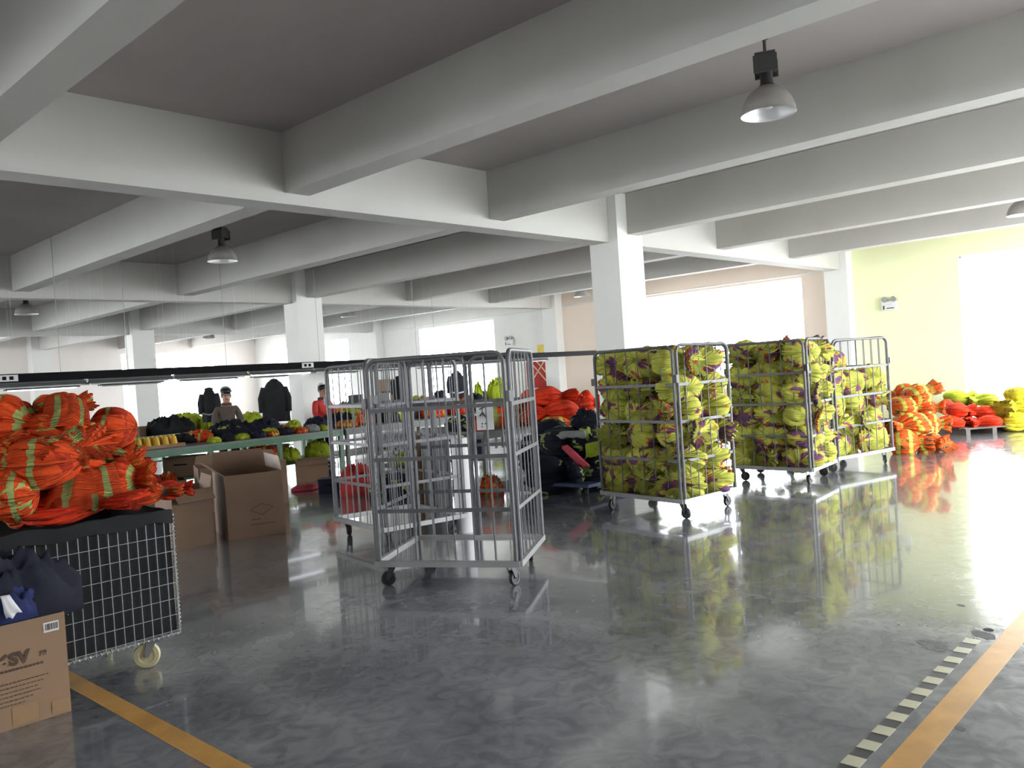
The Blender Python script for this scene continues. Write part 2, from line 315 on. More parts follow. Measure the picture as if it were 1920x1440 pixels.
# ------------------------------------------------------------------ ceiling lamps
def lamp(x, y, label, z=3.45, dia=.40):
    t = thing('bay_lamp', label, 'lamp', (x, y, z), .4, 'bay lamps hung under the ceiling slab')
    r = dia/2; h = HS-z
    MB().lathe([(r+.008, 0), (r*1.0, .012), (r*.985, .05), (r*.9, .10), (r*.72, .155), (r*.48, .195), (.055, .215), (.0, .217)], 32).obj('reflector', 'reflout', t)
    MB().lathe([(r+.006, -.001), (r*.97, .012), (r*.95, .05), (r*.86, .098), (r*.68, .15), (r*.44, .187), (.0, .2)], 32).obj('reflector_lining', 'refl', t)
    MB().lathe([(0, .035), (.03, .045), (.042, .08), (.035, .12), (.02, .19), (0, .19)], 14).obj('bulb', 'bottle', t)
    MB().lathe([(0, .21), (.065, .21), (.05, .23), (.046, .33), (0, .33)], 16).obj('neck', 'dgrey', t)
    b = MB(); w, d = .085, .075          # ballast box with a domed top and two side cheeks
    prof = [(-w, .33), (w, .33), (w, .42), (w*.8, .455), (w*.3, .475), (-w*.3, .475), (-w*.8, .455), (-w, .42)]
    b.add([(px, -d, pz) for px, pz in prof]+[(px, d, pz) for px, pz in prof], [tuple(range(8)), tuple(reversed(range(8, 16)))]+[(i, i+8, (i+1) % 8+8, (i+1) % 8) for i in range(8)])
    b.box((-w-.006, -d-.012, .30), (-w+.01, d+.012, .43)).box((w-.01, -d-.012, .30), (w+.006, d+.012, .43))
    b.obj('ballast_box', 'dgrey', t, False)
    MB().tube([(0, 0, .47), (0, 0, h-.04)], .012, 8).lathe([(0, h-.05), (.03, h-.05), (.045, h-.02), (.045, h), (0, h)], 14).obj('ceiling_mount', 'dgrey', t)
    return t
lamp(6.10, 2.82, 'large bay lamp hung near the camera, between the two big beams')
lamp(5.90, 10.9, 'bay lamp hung behind the long girder, above the cartons')
lamp(5.72, 18.6, 'small far bay lamp hung above the orange heap at the left edge', dia=.42)
lamp(14.3, 2.78, 'bay lamp half cut by the right edge, over the far right windows')
lamp(16.9, 13.1, 'bay lamp seen just left of the near column, in front of peach wall')
lamp(13.7, 18.7, 'far bay lamp seen right of the second column')
lamp(13.6, 26.4, 'farthest bay lamp seen between the second and third columns')

# ------------------------------------------------------------------ roll cages
def arc(c, r, a, b, ex, ez, k=6): return [c+ex*r*math.cos(a+(b-a)*i/k)+ez*r*math.sin(a+(b-a)*i/k) for i in range(k+1)]
Z = Vector((0, 0, 1))
def caster(t, p, rz, r=.058, wmat='rubber', ht=.17):
    c = MB(); w = .022
    c.box((-.045, -.035, ht-.012), (.045, .035, ht))
    for s in (-1, 1):
        c.add([(-.03, s*w-.002, ht-.012), (.03, s*w-.002, ht-.012), (.052, s*w-.002, r), (.03, s*w-.002, r-.012), (-.03, s*w+.002, ht-.012), (.03, s*w+.002, ht-.012), (.052, s*w+.002, r), (.03, s*w+.002, r-.012)],
              [(0,1,2,3),(7,6,5,4),(0,4,5,1),(1,5,6,2),(2,6,7,3),(3,7,4,0)])
    c.tube([(.04, -w-.006, r), (.04, w+.006, r)], .007, 8)
    o = c.obj('caster', 'dgrey' if wmat == 'rubber' else 'lgrey', t, False, p); o.rotation_euler = (0, 0, rz)
    MB().lathe([(.0, -.012), (r*.55, -.012), (r*.6, -.016), (r*.92, -.016), (r, -.009), (r, .009), (r*.92, .016), (r*.6, .016), (r*.55, .012), (0, .012)], 22, (.04, 0, r), 'y').obj('wheel', wmat, o)
    return o
def panel(name, t, a, b, z0, z1, nrod, bars, out, rr=.017, rod_r=.0058, r=.085):
    """upright frame tube between floor points a and b, with rods and flat crossbars as its own pieces"""
    a, b = Vector((*a, 0)), Vector((*b, 0)); d = (b-a).normalized(); L = (b-a).length
    path = [a+Z*z0, a+Z*(z1-r)]+arc(a+d*r+Z*(z1-r), r, PI, PI/2, d, Z)[1:]+arc(b-d*r+Z*(z1-r), r, PI/2, 0, d, Z)+[b+Z*z0]
    p = MB().tube(path, rr, 8).obj(name, 'steel', t)
    bar = MB().bar(a+d*rr, b-d*rr, .006, .030).mesh('crossbar', 'steel', False)
    for z in bars: link('crossbar', bar, p, Vector((*out, 0))*.004+Z*z)
    rod = MB().tube([Z*(z0+.01), Z*(z1-.01)], rod_r, 6).mesh('rod', 'steel')
    for i in range(nrod):
        u = (i+1)/(nrod+1); link('rod', rod, p, a+d*L*u-Vector((*out, 0))*.004)
    return p
def cage(label, O, e1, L, e2, Wd, top=1.78, base=.18, front='full', rear='gates', paper=False, name='roll_cage', cy=.6, nf=6):
    """O near corner; e1 along the long face, e2 into the cage"""
    e1 = Vector(e1).normalized(); e2 = Vector(e2).normalized(); t = thing(name, label, 'roll cage', (O[0], O[1], 0))
    P = lambda u, v: Vector((e1.x*u+e2.x*v, e1.y*u+e2.y*v))
    q = [P(0, 0), P(L, 0), P(L, Wd), P(0, Wd)]
    fr = MB()
    for i in range(4):
        a, b = q[i], q[(i+1) % 4]; fr.bar((*a, base+.012), (*b, base+.012), .035, .045)
    fr.obj('base_frame', 'lgrey', t, False)
    i_ = .02; qq = [P(i_, i_), P(L-i_, i_), P(L-i_, Wd-i_), P(i_, Wd-i_)]
    MB().add([(*p, base+.004) for p in qq]+[(*p, base+.012) for p in qq], [(3,2,1,0),(4,5,6,7),(0,1,5,4),(1,2,6,5),(2,3,7,6),(3,0,4,7)]).obj('deck', 'alu', t, False)
    rnd = random.Random(int(O[0]*100))
    for u, v in ((.1, .1), (L-.1, .1), (L-.1, Wd-.1), (.1, Wd-.1)):
        caster(t, (*P(u, v), 0), rnd.uniform(0, 6.28), ht=base-.01)
    B3 = [base+.42, base+.82, base+1.2]; g = .03
    z0 = base+.03
    panel('side_panel', t, P(0, g), P(0, Wd-g), z0, top, 6, B3, -e1)
    panel('side_panel', t, P(L, g), P(L, Wd-g), z0, top, 6, B3, e1)
    if front: panel('front_gate', t, P(g, 0), P(L-g, 0), z0, top-.01, nf, B3, -e2)
    h = L/2
    if rear == 'gates':
        panel('rear_gate', t, P(g, Wd), P(h-.02, Wd), z0, top-.01, 3, B3, e2)
        pr = panel('rear_gate', t, P(h+.02, Wd), P(L-g, Wd), z0, top-.01, 3, B3, e2)
    else: pr = panel('rear_panel', t, P(g, Wd), P(L-g, Wd), z0, top-.01, 6, B3, e2)
    for u in (0, L):
        c = P(u, 0)-e2*.0; MB().box((c.x-.022, c.y-.022, base+1.22), (c.x+.022, c.y+.022, base+1.30)).obj('latch', 'dgrey', t, False)
    if paper:
        c = P(h+.06, Wd-.012)-e2*.012; f = MB(); d = P(.155, 0)
        f.add([(*c, 1.13), (*(c+d), 1.13), (*(c+d), 1.37), (*c, 1.37), *[(*(p_-e2*.003), z_) for p_, z_ in ((c, 1.13), (c+d, 1.13), (c+d, 1.37), (c, 1.37))]], [(3,2,1,0),(4,5,6,7),(0,1,5,4),(1,2,6,5),(2,3,7,6),(3,0,4,7)])
        po = f.obj('paper_tag', 'paper', pr, False)
        k = MB(); c2 = c-e2*.005+d*.3
        for (u0, z_0, u1, z_1) in ((.2, 1.31, .55, 1.33), (.38, 1.34, .38, 1.25), (.2, 1.25, .38, 1.28), (.38, 1.28, .62, 1.23), (.3, 1.18, .36, 1.19), (.5, 1.18, .55, 1.19), (.28, 1.16, .34, 1.16)):
            a = c-e2*.0045+d*u0; b = c-e2*.0045+d*u1; k.bar((*a, z_0), (*b, z_1), .002, .012)
        k.obj('pen_marks', 'dgrey', pr, False)
    t['P'] = 0
    return t, P
U = lambda deg: (math.cos(math.radians(deg)), math.sin(math.radians(deg)))
cage('empty steel roll cage standing alone on the open floor with aluminium deck', (3.95, 5.25), (.52, -1.045), 1.17, (.875, .52), .98, paper=True)
cage('empty steel roll cage half hidden behind the lone cage, nearest the cartons', (5.11, 7.46), (-.18, -.92), 1.12, (.97, -.19), .95, base=.18, top=1.80)
c2, P2 = cage('full roll cage of lime garments nearest the camera, front of the row', (7.52, 5.74), (-.25, -1.235), 1.25, (.99, -.09), .96)
c3, P3 = cage('middle full roll cage of lime garments in the row by the column', (9.90, 5.38), (-.10, -1.12), 1.13, (.97, .09), .95, top=1.79)
c4, P4 = cage('last roll cage in the row, loaded lower, next to the orange sacks', (10.93, 4.40), (1.235, -.31), 1.28, (.24, .97), .90, top=1.77)

# ------------------------------------------------------------------ soft goods
def bundle_mesh(name, seed, mat, nu=32, nv=104, ruffle=.66, waist=.40, pleat=.15, pinch=True, lobe=.065):
    """gathered bundle of garments: round body, tied waist, flared ruffled end. Axis +x, unit size about 1"""
    rnd = random.Random(seed); k1 = rnd.randint(7, 11); ph = rnd.uniform(0, 6.28); o = Vector((seed*3.1, seed*7.7, 0))
    vs, uv, fs = [], [], []
    for i in range(nu+1):
        u = i/nu
        if u < .70: s_ = u/.70; r = .5*math.sin(PI*min(1, .02+s_*.86))**.55; r = r*(1-waist*max(0, (s_-.72)/.28)**1.5); x = -.5+.72*s_
        else:
            s_ = (u-.70)/.30; r0 = .5*math.sin(PI*.88)**.55*(1-waist); r = r0+(ruffle*.5-r0)*math.sin(s_*PI/2)**.9; x = .22+.26*s_
        for j in range(nv):
            a = 2*PI*j/nv
            nn = noise.noise(Vector((math.cos(a)*1.3, math.sin(a)*1.3, u*1.5))+o)
            gather = min(1, max(0, (u-.12)/.5)); fold = abs(math.sin(a*k1*.5+ph+nn*2.2+u*1.2*math.sin(seed)))
            rr = r*(1+.22*nn)-r*pleat*2.2*gather*(1-fold)**2.2
            fine = noise.noise(Vector((math.cos(a)*5, math.sin(a)*5, u*3))+o*2)
            rr += r*.07*fine*(.4+gather)
            xx = x
            if u > .70:
                rr *= 1+s_*(lobe*math.sin(a*(k1+5)+ph*2+nn*6)+lobe*.9*math.sin(a*(2*k1+9)+nn*9)+.30*nn); xx += .06*s_*nn+.06*s_*fine
            if u < .15 and pinch: xx += (.15-u)*.5*(1-fold*.4)
            vs.append((xx, rr*math.cos(a), rr*math.sin(a))); uv.append((u, j/nv))
    for i in range(nu):
        for j in range(nv): fs.append((i*nv+j, (i+1)*nv+j, (i+1)*nv+(j+1) % nv, i*nv+(j+1) % nv))
    fs.append(tuple(range(nv)))
    k = len(vs); vs.append((.40, 0, 0)); uv.append((.97, 0))
    for j in range(nv): fs.append((nu*nv+j, k, nu*nv+(j+1) % nv))
    mb = MB().add(vs, fs, uv); me = mb.mesh(name, mat, False); me.polygons.foreach_set('use_smooth', [True]*len(me.polygons)); return me
def lump_mesh(name, seed, mat, nr=15, nv=60, rough=.40, flat=.42):
    """crumpled heap of cloth, unit footprint (radius .5) and unit height, base on z=0"""
    o = Vector((seed*5.3, seed*2.1, 0)); vs, uv, fs = [], [], []
    for i in range(nr+1):
        r = i/nr
        for j in range(nv):
            a = 2*PI*j/nv; x, y = math.cos(a), math.sin(a)
            e = 1+.22*noise.noise(Vector((x*1.1, y*1.1, 3))+o)+.10*noise.noise(Vector((x*3, y*3, 5))+o)
            h = (1-r**2.6)**flat if r < 1 else 0
            rid = 1-2*abs(noise.noise(Vector((x*r*2.1, y*r*2.1, 0))+o)); rid2 = 1-2*abs(noise.noise(Vector((x*r*4.7, y*r*4.7, 9))+o))
            z = h*(1-rough*1.2+rough*rid+rough*.55*rid2)
            q = r*e*.5*(1+.07*rid2*(h > 0))
            vs.append((x*q, y*q, max(0, z))); uv.append((.5+.5*x*r, .5+.5*y*r))
    for i in range(nr):
        for j in range(nv): fs.append((i*nv+j, (i+1)*nv+j, (i+1)*nv+(j+1) % nv, i*nv+(j+1) % nv))
    fs.append(tuple(reversed([nr*nv+j for j in range(nv)])))
    me = MB().add(vs, fs, uv).mesh(name, mat, False); me.polygons.foreach_set('use_smooth', [True]*len(me.polygons)); return me
BUN = {m_: [bundle_mesh(m_+'_bundle', 10*i+3+k, m_, ruffle=(.72, .62, .78)[i % 3] if m_ in ('lime', 'lime2') else (.60, .74, .52)[i % 3], waist=(.42, .30, .5)[i % 3], lobe=.10 if m_ in ('lime', 'lime2') else .05) for i in range(4)] for k, m_ in enumerate(('lime', 'lime2', 'lime3', 'lime4', 'org', 'org2', 'org3', 'redorg', 'navy', 'mixed'))}
LMP = {}
def lump(mat, seed=0):
    k = (mat, seed % 5)
    if k not in LMP: LMP[k] = lump_mesh(mat+'_heap', seed % 5+1, mat)
    return LMP[k]
def orient(d, roll=0):
    return (Vector(d).to_track_quat('X', 'Z') @ Matrix.Rotation(roll, 3, 'X').to_quaternion()).to_euler()
def bundle(loc, d, size, mat, label, cat='garment bundle', group=None, var=0, roll=0, name='garment_bundle'):
    me = BUN[mat][var % 4]; o = link(name, me, None, loc, orient(d, roll), size)
    return tag(o, label, cat, group)
def heap(name, label, cat, px, py, w, h, mat, Y=None, z=None, X=None, dp=None, seed=0, rz=None, group=None):
    """a crumpled heap whose base stands where that spot of the hall is; w, h in pixels of the photo scale"""
    p = at(px, py, Y=Y); p.z = z; s_ = depth(p)/FPX; W_, H_ = w*s_, h*s_
    o = link(name, lump(mat, seed), None, p, (0, 0, -YAW if rz is None else rz), (W_, dp or W_*.8, H_))
    return tag(o, label, cat, group)

# bundles inside the loaded cages: layers of gathered garments
WORD = ('bottom', 'second lowest', 'third', 'fourth', 'second highest', 'top')
def fill(t, P, O, L, Wd, z0, z1, nl, cagew, e1, e2, seed, skip=()):
    rnd = random.Random(seed); hh = (z1-z0)/nl; e1 = Vector((*e1, 0)).normalized(); e2 = Vector((*e2, 0)).normalized()
    nL, nW = 3, 2
    for k in range(nl):
        for i in range(nL):
            for j in range(nW):
                if (k, i, j) in skip: continue
                u = L*(i+.5)/nL; v = Wd*(j+.5)/nW; c = P(u, v)
                out = e1*rnd.uniform(-.6, .6)+(-e2 if j == 0 else e2)*(1 if rnd.random() < .45 else -1)
                if i == 2 and j == 0 and rnd.random() < .5: out = e1*(1 if rnd.random() < .6 else -1)+e2*.3
                if i == 0 and cagew == 'last': out = out
                loc = Vector((O[0]+c.x, O[1]+c.y, z0+hh*(k+.5)))+Vector((rnd.uniform(-.015, .015), rnd.uniform(-.015, .015), rnd.uniform(-.02, .02)))
                d = out.normalized()+Z*rnd.uniform(-.25, .25)
                wide = max(L/nL, Wd/nW)
                side = ('left', 'middle', 'right')[i]; row = 'front' if j == 0 else 'back'
                bundle(loc, d, (wide*1.04, wide*1.16, hh*1.34), 'lime' if rnd.random() < .55 else 'lime2',
                       'lime purple bundle, %s layer, %s %s spot in the %s loaded cage' % (WORD[k if nl == 6 or k < nl-1 else 5], row, side, cagew), group='lime bundles in the %s loaded cage' % cagew, var=rnd.randint(0, 3), roll=0)
fill(c2, P2, (7.52, 5.74), 1.25, .96, .20, 1.74, 6, 'nearest', (-.25, -1.235), (.99, -.09), 5)
fill(c3, P3, (9.90, 5.38), 1.13, .95, .20, 1.76, 6, 'middle', (-.10, -1.12), (.97, .09), 8)
fill(c4, P4, (10.93, 4.40), 1.28, .90, .20, 1.62, 5, 'last', (1.235, -.31), (.24, .97), 11, skip=((4, 2, 0), (4, 2, 1), (4, 1, 0)))

# ------------------------------------------------------------------ wire cart with the orange heap
BXA, BXB, BYA, BYB, BZA, BZB = .93, 2.21, 4.90, 5.78, .19, .90
t = thing('wire_cart', 'wire mesh cart lined with black cloth, piled with orange garments', 'cart', ((BXA+BXB)/2, (BYA+BYB)/2, 0))
cx, cy = t.location.x, t.location.y
fr = MB()
for z in (BZA, BZB):
    for a, b in (((BXA, BYA), (BXB, BYA)), ((BXB, BYA), (BXB, BYB)), ((BXB, BYB), (BXA, BYB)), ((BXA, BYB), (BXA, BYA))):
        if z == BZA or a[1] != b[1] or a[1] == BYB: fr.tube([(a[0]-cx, a[1]-cy, z), (b[0]-cx, b[1]-cy, z)], .006, 6)
for x in (BXA, BXB):
    for y in (BYA, BYB): fr.tube([(x-cx, y-cy, BZA), (x-cx, y-cy, BZB)], .006, 6)
fr.obj('frame', 'wire', t)
pf = MB().bar((BXA-cx, BYA-cy, BZB-.01), (BXB-cx, BYA-cy, BZB-.01), .004, .004).obj('mesh_side', 'wire', t)
nV = 24; dx = (BXB-BXA)/nV
vr = MB().tube([Z*BZA, Z*(BZB-.005)], .0028, 6).mesh('wire', 'wire'); hr = MB().tube([(BXA-cx, 0, 0), (BXB-cx, 0, 0)], .0024, 6).mesh('wire', 'wire')
for i in range(1, nV):
    sh = BZB-.005
    link('wire', vr, pf, (BXA+dx*i-cx, BYA-cy-.004, 0))
for i in range(8): link('wire', hr, pf, (0, BYA-cy-.008, BZA+.02+(BZB-BZA-.05)*i/7))
ps = MB().bar((BXB-cx, BYA-cy, BZB-.01), (BXB-cx, BYB-cy, BZB-.01), .004, .004).obj('mesh_side', 'wire', t)
hr2 = MB().tube([(0, BYA-cy, 0), (0, BYB-cy, 0)], .0024, 6).mesh('wire', 'wire')
for i in range(1, 17): link('wire', vr, ps, (BXB-cx+.003, BYA+(BYB-BYA)*i/17-cy, 0))
for i in range(8): link('wire', hr2, ps, (BXB-cx+.006, 0, BZA+.02+(BZB-BZA-.05)*i/7))
def coil(a, b, r, turns):
    a, b = Vector(a), Vector(b); d = (b-a).normalized(); p = d.orthogonal().normalized(); q = d.cross(p); k = turns*8
    return [a+(b-a)*i/k+(p*math.cos(i*PI/4)+q*math.sin(i*PI/4))*r for i in range(k+1)]
MB().tube(coil((BXB-cx, BYA-cy, BZA), (BXB-cx, BYA-cy, BZB), .010, 30), .0026, 5).obj('spiral_binding', 'wire', t)
MB().tube(coil((BXA-cx, BYA-cy, BZA), (BXB-cx, BYA-cy, BZA), .009, 44), .0026, 5).obj('spiral_binding', 'wire', t)
# black liner, its rim folded over the top edge and sagging unevenly
lb = MB(); e = .012; n_ = 36; vs = []
per = [(BXA+e+(BXB-BXA-2*e)*i/n_, BYA+e) for i in range(n_)]+[(BXB-e, BYA+e+(BYB-BYA-2*e)*i/n_) for i in range(n_)]+[(BXB-e-(BXB-BXA-2*e)*i/n_, BYB-e) for i in range(n_)]+[(BXA+e, BYB-e-(BYB-BYA-2*e)*i/n_) for i in range(n_)]
K = len(per); fs = []
for li, z in enumerate((BZA+.01, BZA+.2, BZA+.4, BZB-.1, BZB+.03)):
    for i, (x, y) in enumerate(per):
        w_ = .006*noise.noise((x*9, y*9, z*6)); vs.append((x-cx+w_, y-cy+w_, z+(.02*noise.noise((x*5, y*5, 1)) if li == 4 else 0)))
for li in range(4):
    for i in range(K): fs.append((li*K+i, li*K+(i+1) % K, (li+1)*K+(i+1) % K, (li+1)*K+i))
fs.append(tuple(reversed(range(K)))); lb.add(vs, fs)
vs, fs = [], []
for li, (dz, do) in enumerate(((.03, 0), (.035, -.018), (.0, -.026), (-.045, -.024))):
    for i in range(n_+1):
        x = BXA+(BXB-BXA)*i/n_; vs.append((x-cx, BYA+e-cy+do, BZB+dz+.014*noise.noise((x*6, li*.3, 2))*(1+li*.6)))
for li in range(3):
    for i in range(n_): fs.append((li*(n_+1)+i, (li+1)*(n_+1)+i, (li+1)*(n_+1)+i+1, li*(n_+1)+i+1))
lb.add(vs, fs); lb.obj('liner', 'liner', t)
for x, y, rz in ((2.09, 5.0, 2.6), (2.09, 5.68, 1.2), (1.05, 5.0, .3), (1.05, 5.68, 2)):
    caster(t, (x-cx, y-cy, 0), rz, .076, 'nylon', .185)
# garments on the cart
G = 'orange bundles heaped on the wire cart'
def ob(px, py, Y, wpx, hpx, d, mat, label, var=0, dpx=None, roll=0):
    p = at(px, py, Y=Y); s_ = depth(p)/FPX
    return bundle(p, d, (wpx*s_, (dpx or wpx)*s_, hpx*s_), mat, label, group=G, var=var, roll=roll)
R_ = Vector((RT.x, RT.y, 0)); F_ = Vector((FW.x, FW.y, 0))
ob(8, 930, 4.98, 125, 112, -R_*.8-F_*.3, 'org2', 'orange and lime ball of vests hanging over the front rim at the left edge', 0)
ob(112, 838, 5.15, 200, 105, R_*.8-F_*.5, 'org2', 'bundle with ruffled orange hems facing right, in the middle of the heap', 1)
ob(195, 806, 5.35, 125, 85, -R_*.9-F_*.2, 'org', 'round dark orange bundle at the right shoulder of the heap', 2)
ob(120, 765, 5.35, 105, 64, R_*.9+Z*.15-F_*.3, 'org2', 'topmost orange vest with lime tape and frilled hem on the heap', 3)
ob(30, 800, 5.3, 150, 110, R_*1.0+F_*.1, 'org', 'large tied orange bundle at the upper left of the heap', 0)
ob(60, 868, 5.05, 190, 100, -R_*.9-F_*.2, 'org', 'orange bundle with a slanting lime tape above the left ball', 1)
ob(-40, 850, 5.2, 170, 130, R_, 'org', 'orange bundle mostly cut off by the left edge of the heap', 2)
ob(232, 900, 5.2, 110, 80, R_*.8+F_*.2, 'org', 'plain orange bundle at the right foot of the heap', 3)
ob(215, 860, 5.45, 120, 80, R_*.6-F_*.3, 'org2', 'frilled orange bundle behind the striped vest at right', 0)
ob(160, 900, 5.4, 190, 120, R_*.6+F_*.6, 'org', 'orange bundle deep in the middle of the heap', 1)
ob(60, 930, 5.4, 190, 120, -R_*.6+F_*.6, 'org', 'orange bundle deep in the heap behind the left ball', 2)
ob(285, 925, 5.45, 110, 40, R_*.9+F_*.2, 'org2', 'flat orange and lime garment trailing to the right corner of the cart', 3)
ob(325, 918, 5.6, 70, 34, R_*.9+F_*.3, 'redorg', 'small red orange garment lying on the back corner of the cart', 1)
ob(150, 945, 5.1, 230, 60, R_, 'redorg', 'dark orange garments under the striped vest on the front rim', 2)
# folded vest draped over the rim
def drape(name, label, tl, tr, bl, br, mat, bulge=.05, thick=.02, seed=0, n1=22, n2=12, cat='vest', group=None):
    tl, tr, bl, br = map(Vector, (tl, tr, bl, br)); vs, uv = [], []; nrm = (tr-tl).cross(tl-bl).normalized()
    for k in range(2):
        for i in range(n2+1):
            for j in range(n1+1):
                a, b = j/n1, i/n2; p = (tl.lerp(tr, a)).lerp(bl.lerp(br, a), b)
                w = math.sin(PI*a)**.5*math.sin(PI*(b*.85+.1))**.6
                hem = .035*noise.noise((a*5, seed, 0))*b
                p = p+nrm*(bulge*w+.018*noise.noise((a*4, b*3, seed))+.012*noise.noise((a*9, b*2, seed+4)))+Vector((0, 0, hem)) - nrm*(thick*k)
                vs.append(p); uv.append((a, b))
    N = (n1+1)*(n2+1); fs = []
    for i in range(n2):
        for j in range(n1):
            q = i*(n1+1)+j; fs.append((q, q+n1+1, q+n1+2, q+1)); fs.append((N+q, N+q+1, N+q+n1+2, N+q+n1+1))
    edge = [j for j in range(n1+1)]+[i*(n1+1)+n1 for i in range(1, n2+1)]+[n2*(n1+1)+j for j in range(n1-1, -1, -1)]+[i*(n1+1) for i in range(n2-1, 0, -1)]
    for i in range(len(edge)): a, b = edge[i], edge[(i+1) % len(edge)]; fs.append((a, b, N+b, N+a))
    me = MB().add(vs, fs, uv).mesh(name, mat, False); me.polygons.foreach_set('use_smooth', [True]*len(me.polygons))
    return tag(link(name, me), label, cat, group)
drape('folded_vest', 'folded orange vest with two lime tapes draped over the front rim of the cart', at(103, 893, Y=5.02), at(215, 872, Y=5.06), at(80, 955, Y=4.93), at(240, 940, Y=4.95), 'vest', .06, seed=2)
drape('folded_vest', 'orange vest with lime tapes hanging over the top front of the heap', at(88, 742, Y=5.22), at(160, 752, Y=5.25), at(78, 800, Y=5.10), at(172, 802, Y=5.12), 'vest', .06, seed=8)
drape('folded_vest', 'crumpled orange vest with tape slung across the left of the heap', at(20, 842, Y=4.98), at(120, 820, Y=5.0), at(45, 885, Y=4.93), at(140, 862, Y=4.95), 'vest', .05, seed=11)
drape('folded_vest', 'small orange vest flap with lime tape hanging under the draped vest', at(95, 930, Y=4.95), at(200, 925, Y=4.95), at(100, 962, Y=4.90), at(205, 953, Y=4.90), 'vest', .03, seed=5)

# ------------------------------------------------------------------ cartons
def carton(label, corners, h, mat='card', flaps=(), th=.008, name='cardboard_carton', seams=True):
    """corners: four floor points in order; flaps: (edge, lean outward, length fraction)"""
    q = [Vector((p[0], p[1], 0)) for p in corners]; c = sum(q, Vector())/4
    t = thing(name, label, 'carton', c); q = [p-c for p in q]; mb = MB()
    for i in range(4):
        a, b = q[i], q[(i+1) % 4]; nrm = Vector(((b-a).y, -(b-a).x, 0)).normalized()
        if nrm.dot((a+b)/2) < 0: nrm = -nrm
        mid = -nrm*th
        mb.add([a, b, b+mid, a+mid, a+Z*h, b+Z*h, b+mid+Z*h, a+mid+Z*h], [(0,1,5,4),(2,3,7,6),(4,5,6,7),(3,2,1,0),(0,4,7,3),(1,2,6,5)])
    mb.add([p+Z*.004 for p in q]+[p+Z*.010 for p in q], [(3,2,1,0),(4,5,6,7)])
    mb.obj('body', mat, t, False)
    for (i, lean, ln, fm) in flaps:
        a, b = q[i], q[(i+1) % 4]; nrm = Vector(((b-a).y, -(b-a).x, 0)).normalized()
        if nrm.dot((a+b)/2) < 0: nrm = -nrm
        d = (nrm*math.sin(lean)+Z*math.cos(lean))*ln; k = (nrm*math.cos(lean)-Z*math.sin(lean))*.005
        a2, b2 = a.lerp(b, .01)+Z*h, b.lerp(a, .01)+Z*h; a3, b3 = a.lerp(b, .04)+Z*h+d, b.lerp(a, .04)+Z*h+d
        MB().add([a2, b2, b3, a3, a2-k, b2-k, b3-k, a3-k], [(0,1,2,3),(7,6,5,4),(0,4,5,1),(1,5,6,2),(2,6,7,3),(3,7,4,0)]).obj('flap', fm or mat, t, False)
    return t, q, c
def onface(a, b, z0, u, v, off=.002): # point on a carton wall: u along a->b, v metres up
    a, b = Vector(a), Vector(b); nrm = Vector(((b-a).y, -(b-a).x, 0)).normalized(); return a.lerp(b, u)+Z*v+nrm*off
# carton at bottom left
qa = [(.62, 4.72), (1.52, 4.70), (1.525, 4.885), (.63, 4.885)]
t, q, c = carton('open cardboard carton full of blue garments in front of the wire cart', qa, .52, 'card')
a, b = q[0], q[1]
def decal(t, a, b, u0, u1, v0, v1, mat, name, off=.002):
    MB().add([onface(a, b, 0, u0, v0, off), onface(a, b, 0, u1, v0, off), onface(a, b, 0, u1, v1, off), onface(a, b, 0, u0, v1, off)], [(0,1,2,3)]).obj(name, mat, t, False)
decal(t, a, b, .885, .965, .435, .485, 'paper', 'barcode_label')
k = MB(); rnd = random.Random(3); u = .893
while u < .957:
    w = rnd.choice((.0015, .003, .005)); k.add([onface(a, b, 0, u, .445, .003), onface(a, b, 0, u+w, .445, .003), onface(a, b, 0, u+w, .478, .003), onface(a, b, 0, u, .478, .003)], [(0,1,2,3)]); u += w+rnd.choice((.002, .004))
k.obj('barcode_bars', 'ink', t, False)
decal(t, a, b, .70, .83, .012, .105, 'tape', 'packing_tape'); decal(t, a, b, .90, .998, .012, .075, 'tape', 'packing_tape', .0025)
def text(t, s_, p, xdir, size, mat, name='printed_text', bold=.0):
    cu = bpy.data.curves.new(name, 'FONT'); cu.body = s_; cu.size = size; cu.offset = bold; cu.extrude = .0004; cu.materials.append(MT[mat])
    o = bpy.data.objects.new(name, cu); C.objects.link(o); o.parent = t
    x = Vector(xdir).normalized(); y = Z; z_ = x.cross(y); m_ = Matrix((x, y, z_)).transposed().to_4x4(); m_.translation = p; o.matrix_local = m_
    me = bpy.data.meshes.new_from_object(o.evaluated_get(bpy.context.evaluated_depsgraph_get())); bpy.data.objects.remove(o)
    o2 = link(name, me, t); o2.matrix_local = m_; return o2
text(t, '16SV', onface(a, b, 0, .61, .315, .003), b-a, .085, 'ink', bold=.004)
text(t, '33', onface(a, b, 0, .855, .325, .003), b-a, .035, 'ink', bold=.002)
for i, (u0, u1, v) in enumerate(((.58, .87, .285), (.6, .885, .225), (.6, .86, .203), (.6, .84, .181), (.6, .85, .160), (.6, .80, .138), (.6, .76, .117))):
    k = MB(); u = u0; rn = random.Random(i)
    while u < u1:
        w = rn.uniform(.006, .02); hh = .012 if i == 0 else .005
        k.add([onface(a, b, 0, u, v, .003), onface(a, b, 0, u+w, v, .003), onface(a, b, 0, u+w, v+hh, .003), onface(a, b, 0, u, v+hh, .003)], [(0,1,2,3)]); u += w+.006
    k.obj('printed_line', 'ink', t, False)
GB = 'garments heaped in the front carton'
def gb(px, py, Y, w, h, mat, label, seed, dp=.2, name='garment'):
    p = at(px, py, Y=Y); s_ = depth(p)/FPX
    return tag(link(name, lump(mat, seed), None, p, (0, 0, -.05), (w*s_, dp, h*s_)), label, 'garment', GB)
